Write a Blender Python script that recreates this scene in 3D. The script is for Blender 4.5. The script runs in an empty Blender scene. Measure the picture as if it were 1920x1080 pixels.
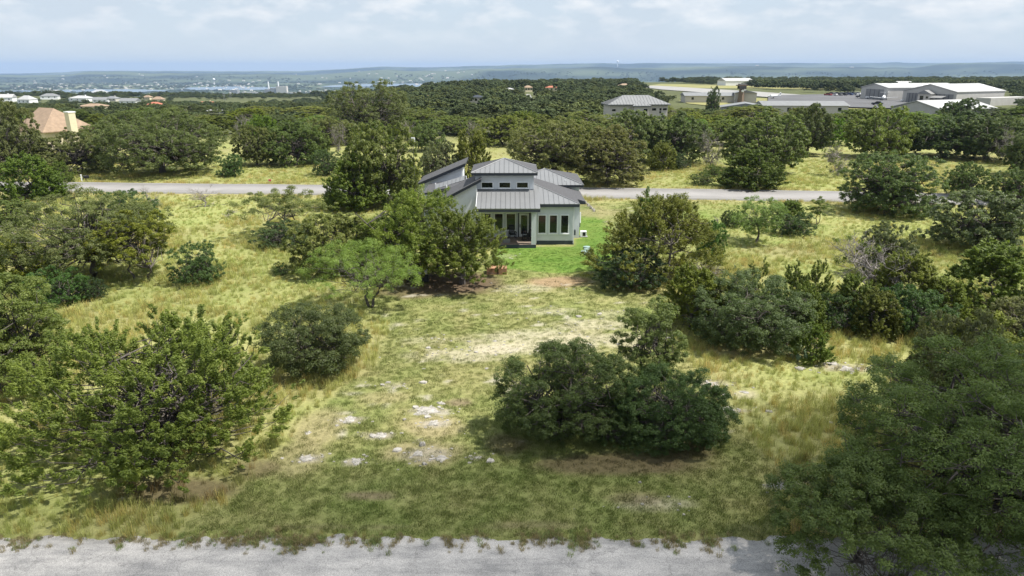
import bpy, bmesh, math, random
import numpy as np
from math import radians, sin, cos, tan, atan, pi
from mathutils import Vector, Matrix

# ------------------------------------------------------------------ camera, sky, sun, exposure
sc = bpy.context.scene
col = sc.collection
CAM_H = 16.5
PITCH = radians(17.84)
cam_d = bpy.data.cameras.new("camera")
cam_d.lens = 24.0; cam_d.sensor_width = 36.0
cam_d.clip_start = 0.1; cam_d.clip_end = 90000
cam = bpy.data.objects.new("camera", cam_d)
cam.location = (0, 0, CAM_H); cam.rotation_euler = (radians(90) - PITCH, 0, 0)
col.objects.link(cam); sc.camera = cam

SUN_EL, SUN_AZ = radians(61), radians(99)      # azimuth clockwise from +Y (the viewing direction)
SUN = Vector((cos(SUN_EL) * sin(SUN_AZ), cos(SUN_EL) * cos(SUN_AZ), sin(SUN_EL)))
sd = bpy.data.lights.new("sun", 'SUN')
sd.energy = 5.0; sd.angle = radians(0.55); sd.color = (1.0, 0.955, 0.88)
so = bpy.data.objects.new("sun", sd); col.objects.link(so)
so.rotation_euler = SUN.to_track_quat('Z', 'Y').to_euler(); so.location = (80, -10, 140)

world = bpy.data.worlds.new("World"); sc.world = world; world.use_nodes = True
wn, wl = world.node_tree.nodes, world.node_tree.links
wn.clear()
w_out = wn.new("ShaderNodeOutputWorld"); w_bg = wn.new("ShaderNodeBackground")
sky = wn.new("ShaderNodeTexSky"); sky.sky_type = 'NISHITA'; sky.sun_disc = False
sky.sun_elevation = SUN_EL; sky.sun_rotation = SUN_AZ
sky.altitude = 300; sky.air_density = 1.0; sky.dust_density = 0.4; sky.ozone_density = 2.0
geo = wn.new("ShaderNodeTexCoord")
mp = wn.new("ShaderNodeMapping"); mp.inputs['Scale'].default_value = (1, 1, 2.8)
n1 = wn.new("ShaderNodeTexNoise"); n1.inputs['Scale'].default_value = 5.5; n1.inputs['Detail'].default_value = 9; n1.inputs['Roughness'].default_value = 0.56
n1.inputs['Distortion'].default_value = 0.25
r1 = wn.new("ShaderNodeValToRGB")
r1.color_ramp.elements[0].position = 0.30; r1.color_ramp.elements[1].position = 0.66
r1.color_ramp.elements[0].color = (0.88, 0.88, 0.88, 1)
n2 = wn.new("ShaderNodeTexNoise"); n2.inputs['Scale'].default_value = 17; n2.inputs['Detail'].default_value = 8; n2.inputs['Roughness'].default_value = 0.55
r2 = wn.new("ShaderNodeValToRGB")
r2.color_ramp.elements[0].position = 0.44; r2.color_ramp.elements[1].position = 0.72
mx = wn.new("ShaderNodeMixRGB"); mx.inputs['Color2'].default_value = (3.5, 3.95, 4.45, 1)
mx2 = wn.new("ShaderNodeMixRGB"); mx2.inputs['Color2'].default_value = (5.5, 5.55, 5.6, 1)
k1 = wn.new("ShaderNodeMath"); k1.operation = 'MULTIPLY'; k1.inputs[1].default_value = 0.95
k2 = wn.new("ShaderNodeMath"); k2.operation = 'MULTIPLY'; k2.inputs[1].default_value = 0.8
k3 = wn.new("ShaderNodeMath"); k3.operation = 'MULTIPLY'
sx = wn.new("ShaderNodeSeparateXYZ")
hz = wn.new("ShaderNodeMapRange"); hz.inputs['From Min'].default_value = 0.012; hz.inputs['From Max'].default_value = 0.075
hz.interpolation_type = 'SMOOTHSTEP'
wl.new(geo.outputs['Generated'], mp.inputs['Vector']); wl.new(mp.outputs[0], n1.inputs['Vector']); wl.new(mp.outputs[0], n2.inputs['Vector'])
wl.new(geo.outputs['Generated'], sx.inputs[0]); wl.new(sx.outputs['Z'], hz.inputs['Value'])
wl.new(n1.outputs['Fac'], r1.inputs[0]); wl.new(n2.outputs['Fac'], r2.inputs[0])
wl.new(r1.outputs[0], k1.inputs[0]); wl.new(k1.outputs[0], k3.inputs[0]); k3.inputs[1].default_value = 1.0
wl.new(sky.outputs[0], mx.inputs['Color1']); wl.new(k3.outputs[0], mx.inputs['Fac'])
k4 = wn.new("ShaderNodeMath"); k4.operation = 'MULTIPLY'
wl.new(r2.outputs[0], k2.inputs[0]); wl.new(k2.outputs[0], k4.inputs[0]); wl.new(hz.outputs[0], k4.inputs[1])
wl.new(mx.outputs[0], mx2.inputs['Color1']); wl.new(k4.outputs[0], mx2.inputs['Fac'])
wl.new(mx2.outputs[0], w_bg.inputs['Color']); w_bg.inputs['Strength'].default_value = 0.115
wl.new(w_bg.outputs[0], w_out.inputs['Surface'])

vs = sc.view_settings
vs.view_transform = 'Standard'; vs.look = 'None'; vs.gamma = 1.0; vs.use_curve_mapping = False
vs.exposure = 0.68
sc.cycles.use_denoising = True
sc.cycles.max_bounces = 6; sc.cycles.diffuse_bounces = 4; sc.cycles.glossy_bounces = 2
sc.cycles.transmission_bounces = 3; sc.cycles.volume_bounces = 0; sc.cycles.transparent_max_bounces = 6
sc.cycles.sample_clamp_indirect = 8.0
sc.cycles.caustics_reflective = False; sc.cycles.caustics_refractive = False

# ------------------------------------------------------------------ helpers
CP, SP = cos(PITCH), sin(PITCH)
def ray(px, py):
    u, v = (px - 960) / 1280.0, (540 - py) / 1280.0
    return np.array([u, CP + v * SP, -SP + v * CP])
def at_z(px, py, z=0.0):
    d = ray(px, py); t = (z - CAM_H) / d[2]
    return float(d[0] * t), float(d[1] * t)
def at_D(px, py, D):
    d = ray(px, py); t = D / d[1]
    return float(d[0] * t), float(D), float(CAM_H + d[2] * t)
def project(x, y, z):
    """where a point of the place lies in the 1920 x 1080 frame"""
    zc = y * CP - (z - CAM_H) * SP
    yc = y * SP + (z - CAM_H) * CP
    zc = np.maximum(zc, 0.1)
    return 960 + 1280 * x / zc, 540 - 1280 * yc / zc
def sstep(a, b, x):
    t = np.clip((np.asarray(x, float) - a) / (b - a), 0, 1); return t * t * (3 - 2 * t)
def vnoise(x, y, seed=0):
    x = np.asarray(x, float); y = np.asarray(y, float)
    xi = np.floor(x).astype(np.int64); yi = np.floor(y).astype(np.int64); fx = x - xi; fy = y - yi
    fx = fx * fx * (3 - 2 * fx); fy = fy * fy * (3 - 2 * fy)
    def h(a, b):
        n = (a * 374761393 + b * 668265263 + seed * 1442695041) & 0xffffffff
        n = ((n ^ (n >> 13)) * 1274126177) & 0xffffffff
        return ((n ^ (n >> 16)) & 0xffff) / 65535.0
    return (h(xi, yi) * (1 - fx) + h(xi + 1, yi) * fx) * (1 - fy) + (h(xi, yi + 1) * (1 - fx) + h(xi + 1, yi + 1) * fx) * fy
def fbm(x, y, seed=0, oct=4):
    s = 0; a = 0.5; t = 0
    for i in range(oct):
        s = s + a * vnoise(np.asarray(x) * 2 ** i + 17.3 * i, np.asarray(y) * 2 ** i - 9.1 * i, seed + i); t += a; a *= 0.5
    return s / t

SKYLINE = np.array([(-700, 139), (0, 137.5), (120, 136), (160, 133), (240, 132.5), (400, 133), (560, 133), (650, 129), (720, 125), (800, 126),
                    (960, 122), (1100, 119), (1300, 119), (1500, 118.5), (1645, 118.5), (1675, 116.3), (1705, 118.5), (1800, 118), (1920, 115.5), (2600, 117)], float)
def terr(x, y):
    """height of the land"""
    x = np.asarray(x, float); y = np.asarray(y, float)
    yy = np.maximum(y, 1.0)
    px = 960 + 1340 * x / yy
    left = 1 - sstep(560, 900, px)
    z = -21 * sstep(190, 800, y) * left
    z = z - 3.5 * sstep(500, 900, y) * (1 - left)
    edge = 900 + 260 * sstep(900, 1500, px)
    drop = sstep(edge, edge + 1400, y)
    z = z * (1 - drop) - 131 * drop
    z = z + 0.22 * (fbm(x / 9.0, y / 9.0, 3) - 0.5) * sstep(22, 30, y) * (1 - sstep(55, 62, y) * (1 - sstep(90, 100, y)) * 0.6) * (1 - sstep(120, 200, y))
    z = z + 10 * (fbm(x / 160.0, y / 160.0, 8) - 0.5) * sstep(430, 700, y) * (1 - sstep(400, 1500, y) * 0.2) * sstep(560, 860, 1800 - px) * (1 - drop)
    # far ranges
    D = 15000.0
    psky = np.interp(px, SKYLINE[:, 0], SKYLINE[:, 1]) + 2.4 * (fbm(px / 42.0, px * 0 + 2.5, 71, 4) - 0.5)
    ang = np.arctan((540 - psky) / 1280.0) - PITCH
    zsky = CAM_H + D * np.tan(ang)
    zsky = np.where(y > D, np.minimum(zsky, CAM_H + y * np.tan(ang)) - 0.006 * (y - D), zsky)
    rise = sstep(11800, D - 300, y + 900 * (fbm(x / 3000.0, y / 3000.0, 21) - 0.5))
    pm = psky + 6.5 + 11 * (fbm(px / 120.0, px * 0 + 7.7, 75, 4) - 0.5)
    zmid = CAM_H + 9300 * np.tan(np.arctan((540 - pm) / 1280.0) - PITCH)
    z = z + np.where(y > 6000, (zmid - z) * sstep(7300, 9300, y) * (1 - sstep(9500, 11300, y)), 0)
    z = z + np.where(y > 6000, (zsky - z) * rise, 0)
    z = z + 55 * (fbm(x / 1300.0, y / 900.0, 33) - 0.6) * sstep(6500, 9000, y) * (1 - sstep(12500, 14500, y))
    # nearer hill on the right, long low hill on the left
    hr = 105 * np.exp(-((px - 1830) / 75.0) ** 2) + 65 * np.exp(-((px - 1760) / 40.0) ** 2)
    hl = 62 * sstep(130, 190, px) * (1 - sstep(380, 560, px))
    bump = np.exp(-((y - 10200) / 900.0) ** 2)
    z = z + bump * (hr * 0.8 + hl * 0.7)
    return z
_TS = np.geomspace(8.0, 60000.0, 1500)
def ground_at(px, py):
    """walk the view ray down to the land"""
    d = ray(px, py); ts = _TS
    for it in range(2):
        hit = np.nonzero(CAM_H + d[2] * ts < terr(d[0] * ts, d[1] * ts))[0]
        i = int(hit[0]) if len(hit) else len(ts) - 1
        ts = np.linspace(ts[max(i - 1, 0)], ts[i], 60)
    t = ts[min(np.nonzero(CAM_H + d[2] * ts < terr(d[0] * ts, d[1] * ts))[0].tolist() + [59])]
    return float(d[0] * t), float(d[1] * t), float(CAM_H + d[2] * t)

def pymesh(name, v, f):
    m = bpy.data.meshes.new(name); m.from_pydata([tuple(map(float, p)) for p in v], [], f); m.update(); return m
def npmesh(name, v, faces, k):
    v = np.ascontiguousarray(v, dtype=np.float32); faces = np.ascontiguousarray(faces, dtype=np.int32)
    m = bpy.data.meshes.new(name); n = len(faces)
    m.vertices.add(len(v)); m.vertices.foreach_set('co', v.ravel())
    m.loops.add(n * k); m.loops.foreach_set('vertex_index', faces.ravel())
    m.polygons.add(n); m.polygons.foreach_set('loop_start', np.arange(0, n * k, k, dtype=np.int32))
    m.update(calc_edges=True); return m
def link(name, mesh, mat=None, parent=None):
    o = bpy.data.objects.new(name, mesh); col.objects.link(o)
    if mat is not None and mesh is not None and len(mesh.materials) == 0: mesh.materials.append(mat)
    if parent is not None: o.parent = parent
    return o
def empty(name, loc=(0, 0, 0), rz=0.0):
    o = bpy.data.objects.new(name, None); o.empty_display_size = 0.3; o.location = loc; o.rotation_euler = (0, 0, rz)
    col.objects.link(o); return o
def tag(o, label=None, cat=None, group=None, kind=None):
    if label: o['label'] = label
    if cat: o['category'] = cat
    if group: o['group'] = group
    if kind: o['kind'] = kind
    return o
def box_vf(x0, x1, y0, y1, z0, z1):
    v = [(x0, y0, z0), (x1, y0, z0), (x1, y1, z0), (x0, y1, z0), (x0, y0, z1), (x1, y0, z1), (x1, y1, z1), (x0, y1, z1)]
    f = [(0, 3, 2, 1), (4, 5, 6, 7), (0, 1, 5, 4), (1, 2, 6, 5), (2, 3, 7, 6), (3, 0, 4, 7)]
    return v, f
class MB:
    def __init__(s): s.v = []; s.f = []
    def add(s, v, f):
        o = len(s.v); s.v += [tuple(p) for p in v]; s.f += [tuple(i + o for i in q) for q in f]; return s
    def box(s, *a): return s.add(*box_vf(*a))
    def prism(s, poly, d):
        """polygon (3-D points) pushed along d"""
        n = len(poly); d = Vector(d); top = [Vector(p) + d for p in poly]
        v = [tuple(p) for p in poly] + [tuple(p) for p in top]
        f = [tuple(range(n))[::-1], tuple(range(n, 2 * n))] + [(i, (i + 1) % n, (i + 1) % n + n, i + n) for i in range(n)]
        return s.add(v, f)
    def tube(s, p0, p1, r0, r1=None, n=8, cap=True):
        r1 = r0 if r1 is None else r1; p0 = Vector(p0); p1 = Vector(p1); a = (p1 - p0).normalized()
        u = a.cross(Vector((0, 0, 1)) if abs(a.z) < 0.9 else Vector((1, 0, 0))).normalized(); w = a.cross(u)
        v = []
        for p, r in ((p0, r0), (p1, r1)):
            for i in range(n): t = 2 * pi * i / n; v.append(tuple(p + (u * cos(t) + w * sin(t)) * r))
        f = [(i, (i + 1) % n, (i + 1) % n + n, i + n) for i in range(n)]
        if cap: f += [tuple(range(n))[::-1], tuple(range(n, 2 * n))]
        return s.add(v, f)
    def mesh(s, name):
        m = pymesh(name, s.v, s.f); bm = bmesh.new(); bm.from_mesh(m); bmesh.ops.recalc_face_normals(bm, faces=bm.faces); bm.to_mesh(m); bm.free(); return m
    def build(s, name, mat, parent=None): return link(name, s.mesh(name), mat, parent)

# ------------------------------------------------------------------ materials
def new_mat(name):
    m = bpy.data.materials.new(name); m.use_nodes = True; nt = m.node_tree; b = nt.nodes['Principled BSDF']; return m, nt, b
def plain(name, c, rough=0.7, metal=0.0, var=0.12, scale=3.0, bump=0.0, spec=0.4):
    """one colour with a little uneven wear"""
    m, nt, b = new_mat(name); N, L = nt.nodes, nt.links
    tc = N.new('ShaderNodeTexCoord'); n = N.new('ShaderNodeTexNoise'); n.inputs['Scale'].default_value = scale; n.inputs['Detail'].default_value = 6
    L.new(tc.outputs['Object'], n.inputs['Vector'])
    mr = N.new('ShaderNodeMapRange'); mr.inputs['From Min'].default_value = 0.25; mr.inputs['From Max'].default_value = 0.75
    mr.inputs['To Min'].default_value = 1 - var; mr.inputs['To Max'].default_value = 1 + var
    L.new(n.outputs['Fac'], mr.inputs['Value'])
    mu = N.new('ShaderNodeVectorMath'); mu.operation = 'SCALE'; mu.inputs[0].default_value = c; L.new(mr.outputs[0], mu.inputs['Scale'])
    L.new(mu.outputs[0], b.inputs['Base Color'])
    b.inputs['Roughness'].default_value = rough; b.inputs['Metallic'].default_value = metal; b.inputs['Specular IOR Level'].default_value = spec
    if bump:
        bp = N.new('ShaderNodeBump'); bp.inputs['Strength'].default_value = bump; bp.inputs['Distance'].default_value = 0.02
        n3 = N.new('ShaderNodeTexNoise'); n3.inputs['Scale'].default_value = scale * 12; L.new(tc.outputs['Object'], n3.inputs['Vector'])
        L.new(n3.outputs['Fac'], bp.inputs['Height']); L.new(bp.outputs[0], b.inputs['Normal'])
    return m
M = {}
M['stucco'] = plain('stucco', (0.60, 0.625, 0.66), 0.85, var=0.05, scale=1.5, bump=0.3)
M['white'] = plain('white_paint', (0.78, 0.79, 0.80), 0.5, var=0.04)
M['charcoal'] = plain('charcoal_trim', (0.035, 0.042, 0.055), 0.5, var=0.1)
M['plinth'] = plain('plinth_paint', (0.04, 0.055, 0.068), 0.7, var=0.15)
M['metal'] = plain('grey_roof_metal', (0.24, 0.245, 0.25), 0.42, metal=0.35, var=0.06, scale=0.8)
M['shingle'] = plain('dark_roof_shingle', (0.075, 0.075, 0.080), 0.85, var=0.3, scale=9, bump=0.6)
M['glass'] = plain('dark_window_glass', (0.012, 0.015, 0.014), 0.04, var=0.3, spec=0.6)
M['porch'] = plain('porch_tile', (0.20, 0.155, 0.125), 0.6, var=0.2, scale=4)
M['black'] = plain('black_paint', (0.012, 0.013, 0.016), 0.5)
M['steel'] = plain('brushed_steel', (0.5, 0.5, 0.5), 0.35, metal=0.7)
M['lid'] = plain('green_plastic', (0.24, 0.34, 0.315), 0.5, var=0.1)
M['cedar'] = plain('cedar_boards', (0.34, 0.19, 0.11), 0.75, var=0.2, scale=6)
M['soil'] = plain('potting_soil', (0.05, 0.035, 0.025), 0.95, var=0.3)
M['bark'] = plain('grey_bark', (0.115, 0.10, 0.09), 0.95, var=0.4, scale=8, bump=0.8)
M['deadwood'] = plain('weathered_wood', (0.26, 0.235, 0.22), 0.95, var=0.3, scale=8)
M['lime'] = plain('limestone', (0.34, 0.32, 0.29), 0.95, var=0.45, scale=5, bump=1.0)
M['tanroof'] = plain('tan_roof', (0.27, 0.195, 0.135), 0.9, var=0.2, scale=1.2, bump=0.5)
M['cream'] = plain('cream_stucco', (0.62, 0.56, 0.40), 0.9, var=0.06)
M['beige'] = plain('beige_stucco', (0.52, 0.49, 0.44), 0.9, var=0.06)
M['silver'] = plain('silver_roof', (0.215, 0.22, 0.222), 0.5, metal=0.2, var=0.1, scale=0.6)
M['hangar'] = plain('hangar_siding', (0.42, 0.41, 0.39), 0.7, var=0.08, scale=0.4)
M['hangardark'] = plain('hangar_door_grey', (0.20, 0.20, 0.20), 0.7, var=0.12, scale=0.5)
M['whiteroof'] = plain('white_metal_roof', (0.38, 0.38, 0.375), 0.5, var=0.08, scale=0.4)
M['tile'] = plain('red_roof_tile', (0.36, 0.13, 0.08), 0.85, var=0.2)
M['brown'] = plain('brown_boards', (0.15, 0.11, 0.08), 0.85, var=0.25)
M['asphalt'] = plain('apron_asphalt', (0.10, 0.10, 0.105), 0.9, var=0.2, scale=0.05)
M['concrete'] = plain('pale_concrete', (0.26, 0.255, 0.245), 0.9, var=0.15, scale=0.05)
M['airgrass'] = plain('dry_airfield_grass', (0.22, 0.21, 0.075), 0.95, var=0.3, scale=0.03)
M['carglass'] = M['glass']
M['tyre'] = plain('tyre_rubber', (0.02, 0.02, 0.02), 0.9)
M['cactus'] = plain('cactus_pad', (0.16, 0.23, 0.13), 0.7, var=0.2)

def leaf_mat(name, ca, cb, trans=0.42, rough=0.55):
    m = bpy.data.materials.new(name); m.use_nodes = True; nt = m.node_tree; N, L = nt.nodes, nt.links
    b = N['Principled BSDF']; out = N['Material Output']
    at = N.new('ShaderNodeAttribute'); at.attribute_name = 'leafv'
    oi = N.new('ShaderNodeObjectInfo')
    mix = N.new('ShaderNodeMixRGB'); mix.inputs['Color1'].default_value = (*ca, 1); mix.inputs['Color2'].default_value = (*cb, 1)
    L.new(at.outputs['Fac'], mix.inputs['Fac'])
    mu = N.new('ShaderNodeMixRGB'); mu.blend_type = 'MULTIPLY'; mu.inputs['Fac'].default_value = 1
    L.new(mix.outputs[0], mu.inputs['Color1']); L.new(oi.outputs['Color'], mu.inputs['Color2'])
    L.new(mu.outputs[0], b.inputs['Base Color']); b.inputs['Roughness'].default_value = rough; b.inputs['Specular IOR Level'].default_value = 0.3
    tr = N.new('ShaderNodeBsdfTranslucent'); sm = N.new('ShaderNodeMixShader'); sm.inputs[0].default_value = trans
    hs = N.new('ShaderNodeMixRGB'); hs.blend_type = 'MULTIPLY'; hs.inputs['Fac'].default_value = 1; hs.inputs['Color2'].default_value = (1.25, 1.35, 0.6, 1)
    L.new(mu.outputs[0], hs.inputs['Color1']); L.new(hs.outputs[0], tr.inputs['Color'])
    L.new(b.outputs[0], sm.inputs[1]); L.new(tr.outputs[0], sm.inputs[2]); L.new(sm.outputs[0], out.inputs['Surface'])
    return m
LEAF = {
    'oak': leaf_mat('oak_leaves', (0.074, 0.094, 0.032), (0.175, 0.190, 0.074)),
    'juniper': leaf_mat('juniper_sprays', (0.070, 0.098, 0.022), (0.175, 0.205, 0.046)),
    'shrub': leaf_mat('dark_shrub_leaves', (0.036, 0.060, 0.022), (0.090, 0.130, 0.048)),
    'mesquite': leaf_mat('mesquite_leaves', (0.085, 0.125, 0.035), (0.165, 0.210, 0.075), 0.4),
    'far': leaf_mat('far_leaves', (0.040, 0.062, 0.028), (0.090, 0.115, 0.050), 0.2),
}
# ------------------------------------------------------------------ the land: what grows where
def inpoly(px, py, poly):
    px = np.asarray(px, float); py = np.asarray(py, float); r = np.zeros(px.shape, bool); n = len(poly)
    for i in range(n):
        x0, y0 = poly[i]; x1, y1 = poly[(i + 1) % n]
        if y0 == y1: continue
        c = ((y0 > py) != (y1 > py)) & (px < (x1 - x0) * (py - y0) / (y1 - y0) + x0); r ^= c
    return r
def W(poly): return [at_z(*p) for p in poly]              # corners of a plot, as places on the ground
MOWED = W([(330, 1010), (390, 965), (455, 905), (560, 820), (630, 740), (700, 690), (725, 610), (690, 568), (760, 525), (900, 505), (938, 455), (1092, 455),
           (1090, 380), (1240, 380), (1200, 470), (1130, 545), (1238, 548), (1262, 640), (1325, 720), (1412, 830), (1490, 930), (1440, 1012)])
LAWN = W([(925, 500), (930, 462), (1080, 462), (1080, 384), (1112, 388), (1144, 430), (1160, 470), (1136, 508), (1040, 512)])
BACKYARD = W([(1095, 378), (1330, 374), (1560, 384), (1580, 420), (1350, 500), (1180, 520), (1150, 470), (1105, 398)])
PATCH = [  # px, py, half width px, half height px, kind, strength
    (1050, 527, 75, 13, 'red', 0.9), (985, 540, 60, 10, 'pale', 0.45), (1020, 640, 170, 26, 'pale', 0.68), (860, 668, 110, 14, 'pale', 0.65), (1110, 610, 90, 12, 'pale', 0.6),
    (930, 655, 60, 10, 'pale', 0.8), (800, 640, 60, 10, 'pale', 0.3), (1040, 585, 60, 8, 'pale', 0.45), (1180, 640, 60, 18, 'pale', 0.6), (1150, 590, 50, 10, 'pale', 0.35),
    (810, 800, 75, 26, 'straw', 0.8), (790, 850, 90, 30, 'straw', 0.8), (600, 800, 60, 40, 'straw', 0.7), (560, 860, 60, 40, 'straw', 0.6), (860, 755, 30, 8, 'brown', 0.8),
    (690, 930, 60, 12, 'brown', 0.75), (1220, 945, 95, 14, 'pale', 0.55), (1190, 935, 60, 14, 'brown', 0.5), (1000, 985, 120, 8, 'brown', 0.4), (640, 990, 160, 8, 'brown', 0.35),
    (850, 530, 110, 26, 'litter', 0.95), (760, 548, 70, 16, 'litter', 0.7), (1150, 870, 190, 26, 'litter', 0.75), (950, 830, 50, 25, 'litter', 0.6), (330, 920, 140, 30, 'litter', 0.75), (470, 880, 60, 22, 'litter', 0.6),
    (1395, 738, 30, 10, 'pale', 0.6), (1480, 905, 50, 8, 'pale', 0.6), (1600, 690, 70, 8, 'brown', 0.5), (1430, 660, 120, 14, 'straw', 0.5), (1090, 392, 40, 16, 'brown', 0.4),
    (950, 480, 20, 6, 'pale', 0.2), (720, 745, 60, 14, 'straw', 0.5), (1340, 720, 40, 8, 'pale', 0.5), (1380, 770, 30, 5, 'pale', 0.5), (1130, 400, 60, 10, 'straw', 0.5),
    (700, 815, 34, 6, 'pale', 0.6), (805, 772, 40, 6, 'pale', 0.7), (1460, 470, 80, 14, 'straw', 0.4), (1290, 845, 60, 20, 'litter', 0.6),
]
PATCH += [(805, 772, 46, 8, 'rock', 1), (815, 795, 34, 8, 'rock', 1), (712, 817, 30, 7, 'rock', 1), (668, 866, 32, 7, 'rock', 1), (576, 860, 32, 9, 'rock', 1), (800, 852, 52, 16, 'rock', .8), (655, 788, 34, 6, 'rock', 1), (896, 858, 22, 7, 'rock', 1), (1335, 720, 36, 6, 'rock', 1), (1365, 768, 40, 5, 'rock', 1), (1470, 911, 44, 8, 'rock', 1), (1580, 690, 60, 9, 'rock', .9), (740, 725, 30, 6, 'rock', .8)]
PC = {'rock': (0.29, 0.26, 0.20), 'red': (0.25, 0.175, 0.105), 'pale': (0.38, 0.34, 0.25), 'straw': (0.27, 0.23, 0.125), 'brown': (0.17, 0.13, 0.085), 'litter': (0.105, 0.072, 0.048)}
PW = []
for (a, b, w, h, k, s) in PATCH:
    cx, cy = at_z(a, b); ex, _ = at_z(a + w, b); _, y1 = at_z(a, b - h); _, y2 = at_z(a, b + h)
    PW.append((cx, cy, abs(ex - cx), abs(y1 - y2) / 2, np.array(PC[k]), s, k))
def lerp(a, b, t):
    t = np.asarray(t)[..., None]; return a * (1 - t) + b * t
def road_y(x): return 94.6 - 0.060 * x - 0.00055 * x * x * (x > 0)                    # centre line of the paved road across the picture
def ground_state(x, y):
    """colour, how tall the grass stands, how bare"""
    jx = x + 1.3 * (fbm(x / 2.2, y / 2.2, 11) - 0.5); jy = y + 1.6 * (fbm(x / 2.2, y / 2.2, 12) - 0.5)
    near = y < 92
    mow = np.zeros(x.shape); lawn = np.zeros(x.shape); back = np.zeros(x.shape)
    mow[near] = inpoly(jx[near], jy[near], MOWED); lawn[near] = inpoly(x[near] + (jx - x)[near] * .5, y[near] + (jy - y)[near] * .5, LAWN); back[near] = inpoly(jx[near], jy[near], BACKYARD)
    a = fbm(x / 5.0, y / 5.0, 1); b = fbm(x / 1.1, y / 1.1, 2); c = fbm(x / 17.0, y / 17.0, 5)
    t = np.clip((0.55 * a + 0.45 * c - 0.5) * 1.6 + 0.55 + (b - 0.5) * 0.6, 0, 1)
    meadow = lerp(np.array([0.205, 0.240, 0.070]), np.array([0.350, 0.325, 0.145]), t)
    t2 = np.clip((a - 0.5) * 0.9 + 0.48 + (b - 0.5) * 1.0, 0, 1)
    mowed = lerp(np.array([0.155, 0.188, 0.056]), np.array([0.240, 0.226, 0.096]), t2)
    bk = lerp(np.array([0.170, 0.225, 0.052]), np.array([0.290, 0.275, 0.115]), t)
    lw = lerp(np.array([0.085, 0.155, 0.024]), np.array([0.14, 0.195, 0.042]), np.clip(b * 1.6 - 0.35, 0, 1))
    C = meadow; tall = np.clip(0.55 + (a - 0.5) * 1.6, 0.25, 1.0)
    C = lerp(C, bk, back); tall = tall * (1 - 0.65 * back)
    C = lerp(C, mowed, mow); tall = tall * (1 - mow)
    C = lerp(C, lw, lawn); tall = tall * (1 - lawn)
    bare = np.zeros(x.shape)
    for (cx, cy, rx, ry, pc, s, k) in PW:
        q = ((x - cx) / rx) ** 2 + ((y - cy) / ry) ** 2
        n = fbm(x / (0.7 if k in ('pale', 'rock') else 1.6) + cx, y / (0.55 if k in ('pale', 'rock') else 1.6), 7, 4)
        m = s * (1 - sstep(0.25, 1.25, q)) * sstep(0.30, 0.62, n + 0.45 * (1 - np.clip(q, 0, 1)) * {'pale': 0.42, 'rock': 0.30}.get(k, 0.75))
        C = lerp(C, pc, m); bare = np.maximum(bare, m)
    # bare limestone specks over the mown plot
    sp = sstep(0.70, 0.80, fbm(x / 0.9, y / 0.9, 41, 3)) * mow * (y > 28) * (1 - lawn)
    C = lerp(C, np.array([0.33, 0.305, 0.24]), sp * 0.8); bare = np.maximum(bare, sp)
    # verge of the paved road: pale dry grass
    rd = np.abs(y - road_y(x)); v = (1 - sstep(3.6, 8.0, rd)) * (y > 80) * (y < 130)
    C = lerp(C, np.array([0.31, 0.275, 0.13]), v * 0.75)
    # woods floor and the far valley
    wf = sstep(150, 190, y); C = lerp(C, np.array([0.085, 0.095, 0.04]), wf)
    vf = sstep(1200, 2200, y)
    n = fbm(x / 240.0, y / 700.0, 51, 5); n2 = fbm(x / 90.0, y / 300.0, 55, 4)
    val = lerp(np.array([0.016, 0.030, 0.014]), np.array([0.070, 0.092, 0.040]), np.clip(n * 3.2 - 1.1, 0, 1))
    val = lerp(val, np.array([0.26, 0.25, 0.15]), sstep(0.62, 0.74, n2) * 0.8 * (1 - 0.85 * sstep(6000, 8500, y)))
    val = lerp(val, lerp(np.array([0.008, 0.018, 0.010]), np.array([0.085, 0.105, 0.055]), sstep(0.38, 0.62, fbm(x / 1100.0, y / 420.0, 58, 4))), sstep(6500, 9000, y))
    C = lerp(C, val, vf)
    return C, tall, bare, mow, lawn

ys = [-160, -60, -20, 0, 6]
yv = 10.0
while yv < 150: ys.append(yv); yv += 0.17 + 0.0042 * yv
while yv < 23000: ys.append(yv); yv *= 1.03
ys = np.array(ys); NC = 270
ss = np.linspace(-1, 1, NC)
hw = 1.05 * np.maximum(ys, 8) + 14 + np.where(ys < 10, 40, 0)
GX = ss[None, :] * hw[:, None]; GY = np.repeat(ys[:, None], NC, 1)
GZ = terr(GX, GY)
v = np.stack([GX.ravel(), GY.ravel(), GZ.ravel()], 1)
R, Cc = len(ys), NC
ii = (np.arange(R - 1)[:, None] * Cc + np.arange(Cc - 1)[None, :]).ravel()
gm = npmesh('ground', v, np.stack([ii, ii + 1, ii + 1 + Cc, ii + Cc], 1), 4)
gc, gt_, gb, _, _ = ground_state(GX.ravel(), GY.ravel()); gc = gc * (1 - 0.28 * gt_ * (1 - gb) * (GY.ravel() < 150))[:, None]      # self-shade of the tall tufts put into the ground colour
ca = gm.attributes.new('gcol', 'FLOAT_COLOR', 'POINT')
ca.data.foreach_set('color', np.concatenate([gc, np.ones((len(gc), 1))], 1).astype(np.float32).ravel())
gm.polygons.foreach_set('use_smooth', np.ones(len(gm.polygons), bool))
gmat, nt, b = new_mat('ground_cover'); N, L = nt.nodes, nt.links
at = N.new('ShaderNodeAttribute'); at.attribute_name = 'gcol'
tc = N.new('ShaderNodeTexCoord')
na = N.new('ShaderNodeTexNoise'); na.inputs['Scale'].default_value = 4.5; na.inputs['Detail'].default_value = 10; na.inputs['Roughness'].default_value = 0.72
nb = N.new('ShaderNodeTexNoise'); nb.inputs['Scale'].default_value = 0.03; nb.inputs['Detail'].default_value = 8; nb.inputs['Roughness'].default_value = 0.65
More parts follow.
